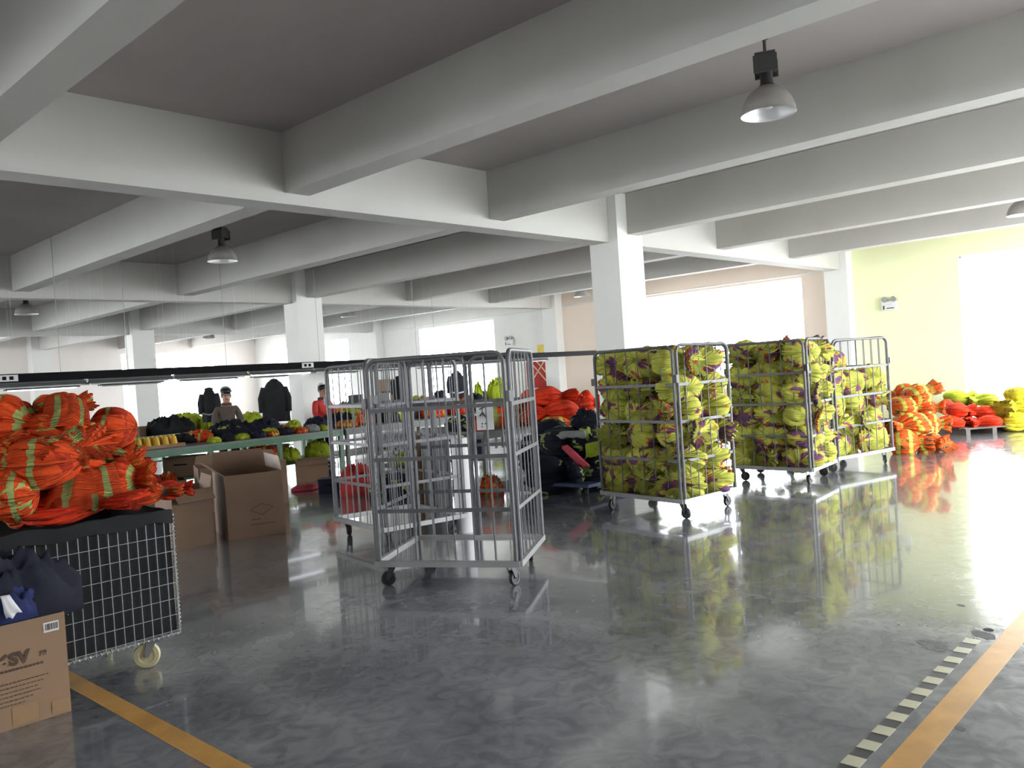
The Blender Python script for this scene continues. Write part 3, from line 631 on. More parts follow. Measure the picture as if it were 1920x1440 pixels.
gb(20, 1170, 4.80, 230, 130, 'navyc', 'dark navy garment heaped in the carton at the bottom left', 1)
gb(15, 1165, 4.735, 120, 62, 'bluec', 'royal blue garment hanging over the front of the carton', 2, .10)
gb(100, 1155, 4.80, 60, 42, 'mixed', 'black and lime garment at the right end of the carton', 3, .16)
drape('white_label', 'white printed label lying on the royal blue garment', at(0, 1118, Y=4.665), at(18, 1115, Y=4.665), at(12, 1160, Y=4.65), at(42, 1148, Y=4.65), 'paper', .004, .003, 3, 6, 4, 'label')
# mid cartons
qa = [(4.40, 8.42), (4.99, 8.24), (5.24, 9.0), (4.66, 9.2)]
t, q, c = carton('large open cardboard carton with a diamond mark, beside the empty cages', qa, .70, 'cardd', flaps=((2, .35, .22, None), (1, -.1, .16, 'cardl'), (3, .9, .2, None)))
a, b = q[0], q[1]; k = MB(); D = [(.40, .30), (.60, .36), (.80, .31), (.60, .235)]
for i in range(4):
    (u0, v0), (u1, v1) = D[i], D[(i+1) % 4]; k.bar(onface(a, b, 0, u0, v0, .003), onface(a, b, 0, u1, v1, .003), .002, .008)
k.obj('diamond_mark', 'ink', t, False)
for u0, u1, v in ((.42, .58, .185), (.40, .82, .13)):
    k = MB(); u = u0
    while u < u1: k.add([onface(a, b, 0, u, v, .003), onface(a, b, 0, u+.028, v, .003), onface(a, b, 0, u+.028, v+.016, .003), onface(a, b, 0, u, v+.016, .003)], [(0,1,2,3)]); u += .04
    k.obj('printed_line', 'ink', t, False)
carton('dark open carton standing between the wire cart and the diamond carton', [(3.82, 8.45), (4.28, 8.5), (4.45, 9.1), (3.95, 9.15)], .60, 'cardd', flaps=((0, 2.4, .15, None), (1, .2, .12, None)))
carton('wide open carton behind the diamond carton with papers inside', [(5.25, 10.75), (6.35, 10.35), (6.65, 11.1), (5.55, 11.5)], .60, 'cardd', flaps=((2, .3, .12, None), (0, 2.3, .16, None)))
carton('small torn carton under the long table', [(7.75, 12.35), (8.2, 12.05), (8.5, 12.5), (8.05, 12.8)], .36, 'card', flaps=((0, 1.9, .2, None),))
carton('low brown carton of garments at the left end of the table', [(4.4, 11.3), (5.2, 11.0), (5.4, 11.5), (4.6, 11.8)], .45, 'cardd', flaps=((0, 2.2, .12, None),))
heap('white_paper_wad', 'crumpled white paper lying in the wide open carton', 'paper', 425, 868, 80, 62, 'white', z=.012, Y=10.95, dp=.5, seed=2)

# ------------------------------------------------------------------ cutting tables, lights over them
def table(label, x0, x1, y0, y1, h=.80, mat='green', legs=5, shelf=True):
    t = thing('work_table', label, 'table', ((x0+x1)/2, (y0+y1)/2, 0)); cx_, cy_ = t.location.x, t.location.y
    MB().box((x0-cx_, y0-cy_, h-.03), (x1-cx_, y1-cy_, h)).obj('table_top', 'ttop', t, False)
    f = MB()
    for y in (y0+.03, y1-.03): f.box((x0-cx_, y-.02-cy_, h-.12), (x1-cx_, y+.02-cy_, h-.03))
    for x in (x0+.03, x1-.03): f.box((x-.02-cx_, y0-cy_, h-.12), (x+.02-cx_, y1-cy_, h-.03))
    f.obj('apron', mat, t, False)
    if shelf: MB().box((x0+.05-cx_, y0+.05-cy_, .28), (x1-.05-cx_, y1-.05-cy_, .31)).obj('shelf', mat, t, False)
    leg = MB().box((-.03, -.03, 0), (.03, .03, h-.03)).mesh('leg', mat, False)
    for i in range(legs):
        for y in (y0+.05, y1-.05): link('leg', leg, t, (x0+.05+(x1-x0-.1)*i/(legs-1)-cx_, y-cy_, 0))
    return t
t1 = table('long green work table in front of the person, heaped with garments', 5.12, 8.95, 12.60, 13.9, mat='green', legs=4)
MB().box((-1.94, -.63, 0), (-1.915, .63, 1.08)).obj('end_panel', 'panelg', t1, False)
MB().box((-1.9, .60, .80), (.4, .64, .96)).obj('back_rail', 'green', t1, False)
table('long grey work table continuing behind the empty cages', 9.0, 14.6, 12.60, 13.9, mat='tgrey', legs=5)
table('green back table stacked with dark and lime garments', 5.9, 10.8, 16.9, 18.2, mat='green', legs=4)
table('far grey table by the inner windows with lime stacks', 11.0, 17.6, 16.0, 17.2, mat='tgrey', legs=4)
table('grey table under the big orange heap beside the near column', 9.0, 12.6, 9.05, 10.25, h=.74, mat='tgrey', legs=3)
table('low grey bench with lime garments on its shelf behind the lone cage', 7.95, 8.95, 9.6, 10.6, h=.72, mat='tgrey', legs=3)
MB_ = MB
t = thing('lamp_trunking', 'black cable trunking hung on wires across the hall over the tables', 'trunking', (10, 13.2, 2.0))
MB().box((-7.2, -.03, -.055), (7.9, .03, .065)).obj('channel', 'black', t, False)
w = MB().tube([(0, 0, 0), (0, 0, HS-2.05)], .004, 5).mesh('hanger_wire', 'lgrey')
for px in (113, 240, 425, 600, 783, 818, 1022): link('hanger_wire', w, t, (at(px, 690, Y=13.2).x-10, 0, .05))
for px in (15, 578):
    p = at(px, 695, Y=13.15); s_ = MB().box((-.12, -.02, -.04), (.12, .0, .05)); o = s_.obj('socket_box', 'white', t, False, (p.x-10, -.032, 0))
    MB().box((-.08, -.006, -.02), (-.03, 0, .03)).box((.01, -.006, -.02), (.06, 0, .03)).obj('socket', 'black', o, False, (0, -.022, 0))
LBL = ('first', 'second', 'third', 'fourth', 'fifth', 'sixth', 'seventh', 'eighth', 'ninth')
def batten(x, y, z, lit, label, L=1.3):
    t = thing('tube_light', label, 'light', (x, y, z), 0, 'tube lights hung over the work tables')
    MB().box((-L/2, -.04, 0), (L/2, .04, .05)).add([(-L/2, -.10, -.02), (L/2, -.10, -.02), (L/2, -.04, .03), (-L/2, -.04, .03), (-L/2, .10, -.02), (L/2, .10, -.02), (L/2, .04, .03), (-L/2, .04, .03)], [(0,1,2,3),(7,6,5,4)]).obj('housing', 'tgrey', t, False)
    MB().tube([(-L/2+.04, 0, -.025), (L/2-.04, 0, -.025)], .016, 8).obj('tube', 'tube' if lit else 'tubeoff', t)
    hg = MB().tube([(0, 0, .05), (0, 0, HS-z)], .0012, 5).mesh('hanger_wire', 'paint')
    for s_ in (-1, 1): link('hanger_wire', hg, t, (s_*L*.4, 0, 0))
for i in range(9): batten(4.2+1.36*i, 13.45, 1.90, i in (3, 6), 'tube light close under the trunking, %s from the left' % LBL[i])
for i in range(8): batten(4.9+1.45*i, 15.0, 1.93, i in (1, 3, 6), 'tube light in the row behind the trunking, %s from the left' % LBL[i])
for i in range(7): batten(5.6+1.7*i, 17.6, 1.93, i in (0, 2), 'tube light in the farthest row over the back table, %s from the left' % LBL[i])

# goods on and under the tables
def h_(label, px, py, w, h, mat, z=.80, cat='garment heap', dp=.5, seed=0, Y=None, name='garment_heap'): return heap(name, label, cat, px, py, w, h, mat, z=z, Y=Y, dp=dp, seed=seed)
h_('navy and lime garments heaped on the green table in front of the person', 437, 816, 90, 34, 'mixed', seed=1, Y=13.45)
h_('dark navy garment heap on the green table right of the person', 497, 807, 62, 30, 'navyc', seed=2, Y=13.45)
h_('orange garment heap on the green table left of the person', 372, 806, 56, 22, 'org', seed=3, dp=.4, Y=13.55)
h_('black garment heap on the green table behind the thread cones', 350, 818, 52, 18, 'blackc', seed=4, dp=.4, Y=13.62)
h_('small lime garment lying before the dark heap on the table', 505, 806, 34, 15, 'lime3', seed=0, dp=.3, Y=12.95)
h_('small orange garment at the right of the dark heap on the table', 527, 799, 34, 15, 'org', seed=1, dp=.3, Y=13.3)
h_('pale lime bag of garments beside the second column on the table', 551, 801, 30, 22, 'lime3', seed=2, dp=.3, Y=13.3)
h_('low orange garment pile at the green table end beside the second column', 558, 808, 40, 12, 'org3', seed=4, dp=.3, Y=12.9)
h_('navy folded garments at the right end of the green table', 594, 806, 46, 22, 'navyc', seed=3, dp=.4, Y=13.5)
h_('navy and red garments on the grey table behind the half hidden cage', 640, 800, 52, 26, 'mixed', seed=0, Y=13.5)
h_('orange garment low pile on the grey table behind the half hidden cage', 650, 804, 44, 14, 'org3', seed=2, dp=.3, Y=12.9)
h_('yellow orange garments on the grey table near the cage corner', 680, 795, 40, 24, 'org2', seed=3, Y=13.3)
h_('black machine cover lump on the grey table seen through the lone cage', 727, 792, 46, 28, 'blackc', seed=4, Y=13.3)
h_('orange garment with lime below, on grey table seen through the cage middle', 812, 800, 50, 22, 'org', seed=0, Y=13.2)
h_('red orange garment on the grey table seen through the cage', 860, 797, 40, 20, 'redorg', seed=1, Y=13.2)
h_('dark navy garments on the grey table under the navy coat', 850, 772, 80, 24, 'navyc', seed=2, Y=13.4)
h_('orange and lime garment heap on the low table through the right of the lone cage', 950, 815, 86, 44, 'org2', seed=3, dp=.6, Y=9.55, z=.74)
h_('dark red garment heap on the low table through the cage', 905, 812, 44, 26, 'redorg', seed=4, Y=9.45, z=.74)
h_('lime and navy garments on the low table behind the paper tag', 870, 808, 70, 28, 'mixed', seed=0, Y=9.7, z=.74)
h_('black garment pile on the back green table left of the person', 320, 796, 86, 34, 'blackc', z=.80, seed=1, dp=.9, Y=17.3)
h_('bright lime garment pile near the back windows left of the person', 345, 785, 78, 34, 'lime3', z=.80, seed=2, dp=.9, Y=17.85)
h_('lime vest heap right behind the person', 395, 790, 40, 30, 'lime3', z=.80, seed=3, Y=17.3)
h_('lime and white garments on the back table between person and black coat', 472, 781, 46, 26, 'lime3', z=.80, seed=4, Y=17.4)
h_('tall lime garment stack by the inner windows, right one', 935, 752, 42, 46, 'lime3', z=.80, seed=1, Y=16.6)
h_('narrow lime garment stack by the inner windows, left one', 898, 752, 18, 40, 'lime3', z=.80, seed=3, Y=16.7)
h_('grey striped cloth lump on the far table seen through the cage', 805, 755, 36, 24, 'greyc', z=.80, seed=0, Y=16.3)
h_('black cap shaped cloth on the table near the lime stacks', 905, 757, 32, 14, 'blackc', z=.80, seed=2, Y=16.25)
h_('orange white folded garments on far table behind the half hidden cage', 645, 770, 34, 26, 'org3', z=.80, seed=1, Y=16.6)
h_('pink cloth lump on the far table seen through the cage', 748, 752, 26, 16, 'pink', z=.80, seed=1, Y=16.5)
h_('dark garments beside the left edge on the back table', 228, 795, 60, 26, 'navyc', z=.80, seed=3, Y=17.85)
for i, (px, w, h, mat, Yy, z, lb) in enumerate((
    (596, 46, 30, 'lime3', 13.2, .31, 'lime garment heap under the table right of the torn carton'), (545, 36, 24, 'lime3', 13.2, .31, 'small lime garment heap on the shelf under the green table'),
    (490, 70, 34, 'org', 13.2, .31, 'orange garment heap on the shelf under the green table'), (395, 44, 32, 'lime3', 13.2, .31, 'lime garment on the green table shelf left of the orange heap'), (440, 40, 30, 'blackc', 13.3, .31, 'black garment heap on the green table shelf beside the orange heap'),
    (268, 70, 36, 'redorg', 11.4, .30, 'orange garments in the low carton at the table end'), (312, 36, 34, 'org', 11.4, .30, 'small orange garment at the right end of the low carton'),
    (668, 66, 56, 'redc', 9.9, 0, 'dark red garment sack on the floor behind the half hidden cage'), (735, 90, 44, 'mixed', 9.1, 0, 'lime and navy garment heap on the floor seen through the lone cage'),
    (917, 46, 36, 'org2', 7.9, 0, 'orange garment bundle on the floor seen through the right of the lone cage'), (728, 76, 22, 'org', 13.1, .31, 'orange garments on the shelf seen through the lone cage'),
    (760, 60, 24, 'lime3', 10.1, .31, 'lime garments low on the bench shelf seen through the cage'), (806, 50, 28, 'lime3', 10.1, .31, 'pale lime garments on the bench shelf seen through the middle of the cage'),
    (570, 52, 10, 'pink', 11.3, 0, 'flat red cloth scrap lying on the floor left of the half hidden cage'))): h_(lb, px, 860, w, h, mat, z, seed=i, Y=Yy, dp=.42)
LBL = ('first', 'second', 'third', 'fourth', 'fifth', 'sixth', 'seventh', 'eighth', 'ninth')
def case(name, label, px, py, w, h, d, mat, Y, z=.80, cat='box'):
    p = at(px, py, Y=Y); p.z = z; s_ = depth(p)/FPX; W_, H_ = w*s_, h*s_
    t = thing(name, label, cat, p, -YAW)
    MB().box((-W_/2, -d/2, 0), (W_/2, d/2, H_)).obj('body', mat, t, False); MB().box((-W_/2-.006, -d/2-.006, H_), (W_/2+.006, d/2+.006, H_+.025)).obj('lid', mat, t, False)
    MB().box((-W_*.2, -d/2-.004, H_*.6), (W_*.2, -d/2, H_*.68)).obj('handle_slot', 'black', t, False)
CL = (('lime3', 'lime'), ('navyc', 'navy'), ('org', 'orange'), ('blackc', 'black'), ('org3', 'orange striped'), ('greyc', 'grey'), ('lime3', 'lime'), ('navyc', 'dark navy'))
for i in range(9):
    m_, c_ = CL[(i*3) % 8]; x_ = 6.55+.27*i
    tag(link('loose_garment', lump(m_, i), None, (x_, 12.78+.05*(i % 3), .80), (0, 0, i*1.7), (.24+.04*(i % 3), .2, .10+.03*(i % 2))), 'small %s garment on the front edge of the green table, %s from the left' % (c_, LBL[i]), 'garment', 'loose garments along the front edge of the green table')
for i in range(9):
    m_, c_ = CL[(i*5+1) % 8]; x_ = 9.4+.5*i
    tag(link('loose_garment', lump(m_, i+2), None, (x_, 13.58+.05*(i % 3), .80), (0, 0, i*2.1), (.42+.06*(i % 3), .4, .24+.08*(i % 3))), '%s garment heap at the back of the grey work table, %s from the left' % (c_, LBL[i]), 'garment', 'garment heaps at the back of the grey table')
for i in range(8):
    m_, c_ = CL[(i*3+2) % 8]; x_ = 11.4+.78*i
    tag(link('loose_garment', lump(m_, i+1), None, (x_, 17.0, .80), (0, 0, i*1.3), (.6, .36, .3+.08*(i % 3))), '%s garment heap along the back of the far grey table, %s from the left' % (c_, LBL[i]), 'garment', 'garment heaps along the far grey table')
case('storage_box', 'brown carton on the green table shelf, left of the lime garment', 345, 840, 62, 32, .4, 'cardd', 13.25, z=.31)
case('storage_box', 'low dark carton on the green table shelf right end', 520, 840, 34, 26, .4, 'cardd', 13.55, z=.31)
# thread cones in a tray
t = thing('thread_tray', 'shallow tray holding yellow thread cones on the green table end', 'tray', Vector((at(290, 832, Y=13.1).x, 13.1, .80)))
MB().box((-.42, -.16, 0), (.42, .16, .012)).box((-.42, -.17, 0), (.42, -.16, .05)).box((-.42, .16, 0), (.42, .17, .05)).box((-.42, -.16, 0), (-.41, .16, .05)).box((.41, -.16, 0), (.42, .16, .05)).obj('tray', 'card', t, False)
pc = t.location
cone = MB().lathe([(0, 0), (.055, 0), (.058, .02), (.035, .15), (.018, .155), (.018, .18), (0, .18)], 14).mesh('thread_cone', 'yelc')
for i in range(10):
    x = (-.34, -.2, -.06, .08, .22)[i % 5]+.06; y = (-.07, .08)[i//5]
    tag(link('thread_cone', cone, None, pc+Vector((x, y, .013)), (0, 0, i)), 'yellow thread cone standing in the tray, %s row, %s from the left' % (('front', 'back')[i//5], LBL[i % 5]), 'thread cone', 'yellow thread cones in the tray')
# plain cased boxes on the tables
case('storage_box', 'dark grey box standing on the far table behind the half hidden cage', 668, 766, 24, 40, .25, 'dgrey', 16.5)
case('storage_box', 'pale green metal box on the far table seen through the cage', 722, 762, 22, 38, .25, 'lgrey', 16.35)
case('storage_box', 'brown carton stacked by the inner windows behind pale green box', 727, 755, 40, 62, .3, 'card', 16.85)
case('storage_box', 'green box on the back table left of the third column', 232, 797, 28, 36, .3, 'green', 17.4)
case('storage_box', 'small brown carton on the back table at the foot of the third column', 258, 797, 18, 18, .3, 'cardd', 17.3)
case('storage_box', 'blue box on the low shelf right of the fabric rolls', 903, 885, 30, 34, .3, 'blue', 9.45, z=.31)
case('storage_box', 'dark blue plastic bin on the floor beside the half hidden cage', 622, 922, 40, 24, .3, 'blue', 10.6, z=0, cat='bin')
# fabric rolls on end
def roll(label, px, py, r, h, mat):
    p = at(px, py, z=0)+F_.normalized()*r
    t = thing('fabric_roll', label, 'fabric roll', p)
    k = 30; prof = []
    MB().lathe([(0, 0), (r, 0), (r, h), (r*.96, h+.004), (.045, h+.004), (.045, h-.05), (0, h-.05)], k).obj('fabric', mat, t)
    MB().lathe([(.028, 0), (.042, 0), (.042, h+.03), (.028, h+.03), (.028, h-.05)], 14).obj('core_tube', 'card', t)
roll('white fabric roll standing on the floor behind the lone cage', 873, 1000, .095, .97, 'paper')
roll('thick dark grey fabric roll standing behind the lone cage', 822, 950, .17, .98, 'dgrey')
roll('dark brown fabric roll standing left of the thick grey roll', 790, 944, .11, .90, 'cardd')

# ------------------------------------------------------------------ black heap by the column, orange heaps, right side heaps
t = thing('flat_dolly', 'blue flat dolly under the heap of dark garments beside the full cage', 'dolly', (8.75, 6.95, 0))
MB().box((-.62, -.55, .12), (.62, .55, .16)).obj('platform', 'blue', t, False)
for x in (-.5, .5):
    for y in (-.42, .42): caster(t, (x, y, 0), .5, .05, ht=.12)
def hp(label, px, py, w, h, mat, X, d, var=0, dpx=None, cat='garment bundle', g=None, name='garment_bundle'):
    p = at(px, py, X=X); s_ = depth(p)/FPX; return bundle(p, d, (w*s_, (dpx or w)*s_, h*s_), mat, label, cat, g, var, name=name)
G2 = 'dark bundles on the blue dolly'
hp('largest black garment bundle low on the blue dolly', 1055, 890, 150, 84, 'navy', 8.55, R_-F_*.3, 0, g=G2)
hp('black bundle with pale piping at the right foot of the dolly heap', 1108, 890, 100, 76, 'navy', 8.6, -R_-F_*.4, 1, g=G2)
hp('black bundle at the left of the dolly heap with pale hems', 1015, 850, 90, 70, 'navy', 8.9, R_*.3-F_, 2, g=G2)
hp('navy and lime bundle in the upper middle of the dolly heap', 1065, 830, 120, 66, 'mixed', 8.8, R_-F_*.2, 3, g=G2)
hp('black bundle with lime patch below the column', 1105, 835, 70, 74, 'mixed', 8.7, R_*.5-F_, 0, g=G2)
hp('dark rolled bundle standing on top of the dolly heap', 1098, 795, 56, 60, 'navy', 9.0, -F_+Z*.3, 1, g=G2)
hp('black bundle hidden at the back of the dolly heap', 1045, 810, 110, 50, 'navy', 9.2, R_, 2, g=G2)
drape('cloth_strip', 'pink cloth strip lying across the dark dolly heap', at(1050, 838, X=8.42), at(1064, 834, X=8.42), at(1090, 878, X=8.36), at(1104, 872, X=8.36), 'pink', .02, .02, 1, 8, 8, 'cloth')
drape('cloth_strip', 'lime vest patch showing on the dark heap below the column', at(1098, 832, X=8.34), at(1128, 826, X=8.34), at(1098, 858, X=8.30), at(1132, 852, X=8.30), 'lime3', .02, .02, 3, 8, 8, 'cloth')
drape('cloth_strip', 'grey green reflective strip across the top of the dark heap', at(1010, 815, X=8.52), at(1095, 806, X=8.5), at(1030, 826, X=8.46), at(1098, 818, X=8.46), 'greyc', .03, .02, 6, 12, 6, 'cloth')
G3 = 'orange bundles heaped on the grey table'
for i, (px, py, w, h, X, d, mt, lb) in enumerate((
    (1035, 745, 90, 42, 10.4, R_, 'redorg', 'bright orange jacket bundle topping the table heap left part'), (1040, 772, 100, 42, 10.2, -R_-F_*.2, 'redorg', 'orange jacket bundle with dark lining at the front of table heap'),
    (1075, 760, 66, 60, 10.8, R_*.4-F_, 'redorg', 'orange bundle in the middle right of the table heap'), (1105, 756, 46, 46, 11.2, R_, 'redorg', 'orange bundle of the table heap touching the near column'),
    (985, 755, 70, 44, 10.6, -R_, 'org', 'orange bundle of the table heap seen past the cage corner'), (1000, 785, 80, 36, 10.3, R_-F_*.5, 'org2', 'orange bundle low at the left of table heap'),
    (1050, 795, 90, 30, 10.0, R_, 'org3', 'striped orange garments under the front of table heap'))):
    hp(lb, px, py, w, h, mt, X, d, i, g=G3)
G4 = 'orange striped sacks piled beside the last cage'
for i, (px, py, w, h, X, d, lb) in enumerate((
    (1705, 830, 80, 52, 13.3, R_-F_*.4, 'bottom left orange striped bundle against the last cage'), (1748, 832, 62, 46, 13.5, R_*.6-F_, 'bottom right orange striped bundle with red cloth on floor'),
    (1700, 798, 90, 48, 13.5, -R_-F_*.3, 'orange and lime ball shaped bundle next to the last cage'), (1748, 796, 62, 44, 13.8, R_-F_*.2, 'frilled orange bundle on the right face of the striped pile'),
    (1700, 762, 74, 40, 13.8, R_, 'orange striped bundle second from the top of the pile'), (1725, 738, 70, 40, 14.0, R_+Z*.3, 'topmost orange striped bundle of the pile by the wall'),
    (1690, 740, 60, 40, 14.2, -R_, 'dark trimmed bundle at the top left of the striped pile'), (1745, 765, 50, 40, 14.2, R_-F_*.6, 'purple trimmed orange bundle upper right of striped pile'))):
    hp(lb, px, py, w, h, 'org3', X, d, i, g=G4)
t = thing('pallet', 'low dark pallet carrying the flat red orange bundles by the wall', 'pallet', (16.65, 4.15, 0), -.7)
for i in range(6): MB().box((-.55, -.48+.17*i, .10), (.55, -.36+.17*i, .122)).obj('slat', 'wood', t, False)
for x in (-.5, 0, .5): MB().box((x-.04, -.48, 0), (x+.04, .49, .10)).obj('runner', 'wood', t, False)
G5 = 'flat red bundles on the low pallet'
for i, (px, py, w, h, X, d, lb) in enumerate((
    (1790, 792, 66, 26, 16.3, R_, 'flat red bundle at the lower left of the pallet'), (1845, 792, 64, 26, 16.5, -R_, 'flat red bundle at the lower right of the pallet'),
    (1800, 768, 54, 28, 16.6, R_, 'red bundle on the upper layer left of the pallet'), (1838, 774, 56, 24, 16.8, -R_, 'red bundle on the upper layer right of the pallet'), (1778, 760, 36, 22, 16.9, R_-F_, 'small red bundle at the top behind the striped pile'))):
    hp(lb, px, py, w, h, 'redorg', X, d, i, g=G5)
t = thing('pallet', 'grey plastic pallet under the yellow bundles at the right edge', 'pallet', (17.2, 3.15, 0), -.7)
for i in range(5): MB().box((-.5, -.45+.2*i, .09), (.5, -.30+.2*i, .12)).obj('slat', 'blue', t, False)
for x in (-.45, 0, .45): MB().box((x-.04, -.45, 0), (x+.04, .5, .09)).obj('runner', 'blue', t, False)
G6 = 'yellow bundles at the right edge'
for i, (px, py, w, h, X, d, lb) in enumerate((
    (1912, 790, 76, 40, 16.9, R_-F_*.5, 'yellow bundle at the bottom of the pile on the right edge'), (1905, 762, 80, 40, 17.0, -R_-F_*.3, 'yellow bundle in the middle of the pile on the right edge'), (1915, 740, 60, 30, 17.1, R_, 'yellow bundle at the top of the pile on the right edge'),
    (1865, 768, 34, 28, 17.6, R_-F_, 'small pale yellow bundle by the wall left of the yellow pile'))):
    hp(lb, px, py, w, h, 'lime4', X, d, i, g=G6)
for i, (px, py, w, h, d) in enumerate(((1800, 745, 60, 30, R_), (1840, 750, 60, 28, -R_))):
    hp('sunlit pale lime bundle against the wall behind the red pallet, %s one' % ('left', 'right')[i], px, py, w, h, 'lime3', 17.7, d, i)

# ------------------------------------------------------------------ things on the far wall
def exit_light(label, px, py):
    p = at(px, py, X=X1-.06); t = thing('emergency_light', label, 'emergency light', p, PI/2, 'twin head emergency lights')
    MB().box((-.15, -.04, -.13), (.15, .05, .05)).obj('case', 'white', t, False)
    MB().box((-.10, .05, -.10), (.05, .054, -.08)).box((.09, .05, -.11), (.12, .054, -.03)).obj('indicator', 'dgrey', t, False)
    for s_ in (-1, 1): MB().lathe([(0, 0), (.05, 0), (.06, .05), (.055, .06), (0, .055)], 16, (s_*.09, .0, .10), 'y').obj('lamp_head', 'lgrey', t)
exit_light('white twin head emergency light on the lime tinted wall', 1668, 570)
exit_light('white twin head emergency light right of the inner windows', 955, 640)
p = at(1016, 655, X=X1-.02); MB().box((-.02, -.16, -.14), (0, .16, .14)).obj('wall_sign', 'yel', None, False, p); tag(bpy.data.objects['wall_sign'], 'small plain yellow sign on the wall above the trunking', 'sign')
t = thing('red_pipe', 'red vertical fire pipe on the wall right of the second column', 'pipe', (X1-.10, 23.65, 0))
MB().tube([(0, 0, 0), (0, 0, HS-.05)], .06, 14).obj('pipe', 'red', t)
for z in (.6, 2.0, 3.4): MB().lathe([(.06, -.02), (.075, -.02), (.075, .02), (.06, .02)], 14, (0, 0, z)).box((0, -.02, z-.02), (.085, .02, z+.02)).obj('clamp', 'red', t, False)
p = at(1008, 700, X=X1-.05); t = thing('red_banner', 'red banner with pale diagonal stripes on the wall above the orange heap', 'banner', p)
MB().box((-.01, -.42, -.42), (.01, .42, .42)).obj('cloth', 'redc', t, False)
k = MB()
for a, b in (((-.40, -.30), (.30, .40)), ((-.40, -.05), (.05, .40)), ((-.3, .35), (.35, -.35))): k.bar((-.013, a[0], a[1]), (-.013, b[0], b[1]), .04, .004, (1, 0, 0))
k.obj('stripe', 'tlight', t, False)
for y0, y1, z in ((7.4, 15.0, 3.42), (15.6, 23.2, 3.40)): tag(MB().tube([(X1-.03, y0, z), (X1-.03, y1, z)], .02, 8).obj('cable_conduit', 'paint'), 'thin white conduit along the wall top, %s the inner pilaster' % ('right of' if y0 < 10 else 'left of'), 'conduit')

# ------------------------------------------------------------------ hung coats
def coat(label, px, py_top, py_bot, wpx, Y, mat, trim=None, zr=1.93):
    p = at(px, py_top, Y=Y); b = at(px, py_bot, Y=Y); s_ = depth(p)/FPX; W_ = wpx*s_; H_ = p.z-b.z
    t = thing('hung_coat', label, 'coat', (p.x, p.y, b.z), -YAW+.2); nv, nu = 36, 16; vs, fs = [], []
    for i in range(nu+1):
        u = i/nu; z = H_*(1-u); w = W_/2*min(1, (.22+1.25*u**.55) if u < .45 else 1.0+.04*math.sin(u*5)); d = .30*w+.07*min(1, u*4)
        for j in range(nv):
            a = 2*PI*j/nv; q = 1+.10*u*math.sin(a*7+2*u)+.05*noise.noise((math.cos(a)*2, math.sin(a)*2, u*4))
            vs.append((w*math.cos(a)*q, d*math.sin(a)*q, z-.02*abs(math.cos(a))*(u > .9)))
    for i in range(nu):
        for j in range(nv): fs.append((i*nv+j, i*nv+(j+1) % nv, (i+1)*nv+(j+1) % nv, (i+1)*nv+j))
    fs += [tuple(range(nv)), tuple(reversed([nu*nv+j for j in range(nv)]))]
    MB().add(vs, fs).obj('coat_body', mat, t)
    for s in (-1, 1): MB().tube([(s*W_*.36, 0, H_*.80), (s*W_*.49, -.05, H_*.55), (s*W_*.50, -.06, H_*.22)], [.07, .065, .05], 10).obj('sleeve', mat, t)
    MB().lathe([(.07, H_*.93), (.085, H_*.97), (.075, H_*1.0), (.04, H_*1.02), (0, H_*1.03)], 16).obj('hood', mat, t)
    MB().tube([(0, 0, H_), (0, 0, zr-b.z-.02), (.02, 0, zr-b.z+.01), (.04, 0, zr-b.z-.01)], .004, 6).obj('hanger_hook', 'lgrey', t)
    if trim: MB().tube([(-W_*.40, -.16*W_-.07, H_*.25), (0, -.17*W_-.09, H_*.2), (W_*.40, -.16*W_-.07, H_*.25)], .018, 6).obj('reflective_trim', trim, t)
coat('long black coat hung over the table left of the second column', 513, 712, 790, 50, 14.95, 'blackc')
coat('navy coat with pale trim hung behind the lone cage', 855, 696, 748, 32, 15.0, 'navyc', 'white')
coat('black coat with hood hung behind the person at left', 391, 728, 790, 30, 15.0, 'blackc', 'greyc')
coat('black coat partly hidden behind the cage posts', 747, 706, 748, 26, 15.0, 'blackc')

# ------------------------------------------------------------------ people
def skinned(name, nodes, edges, root, mat, parent, sub=2):
    me = bpy.data.meshes.new(name); me.from_pydata([n_[0] for n_ in nodes], edges, [])
    o = link(name, me, parent); sk = o.modifiers.new('skin', 'SKIN'); sk.use_smooth_shade = True; sk.branch_smoothing = .6
    for i, n_ in enumerate(nodes):
        d = me.skin_vertices[0].data[i]; r = n_[1]; d.radius = (r, r) if not isinstance(r, tuple) else r; d.use_root = i == root
    ss = o.modifiers.new('smooth', 'SUBSURF'); ss.levels = sub; ss.render_levels = sub
    dg = bpy.context.evaluated_depsgraph_get(); m2 = bpy.data.meshes.new_from_object(o.evaluated_get(dg))
    o.modifiers.clear(); o.data = m2; m2.materials.clear(); m2.materials.append(MT[mat]); m2.polygons.foreach_set('use_smooth', [True]*len(m2.polygons))
    return o
def ball(mb, c, r, k=14, m_=9):
    rx, ry, rz = r if isinstance(r, tuple) else (r, r, r); vs, fs = [], []
    for i in range(m_+1):
        for j in range(k): a, b = PI*i/m_, 2*PI*j/k; vs.append((c[0]+rx*math.sin(a)*math.cos(b), c[1]+ry*math.sin(a)*math.sin(b), c[2]+rz*math.cos(a)))
    for i in range(m_):
        for j in range(k): fs.append((i*k+j, (i+1)*k+j, (i+1)*k+(j+1) % k, i*k+(j+1) % k))
    return mb.add(vs, fs)
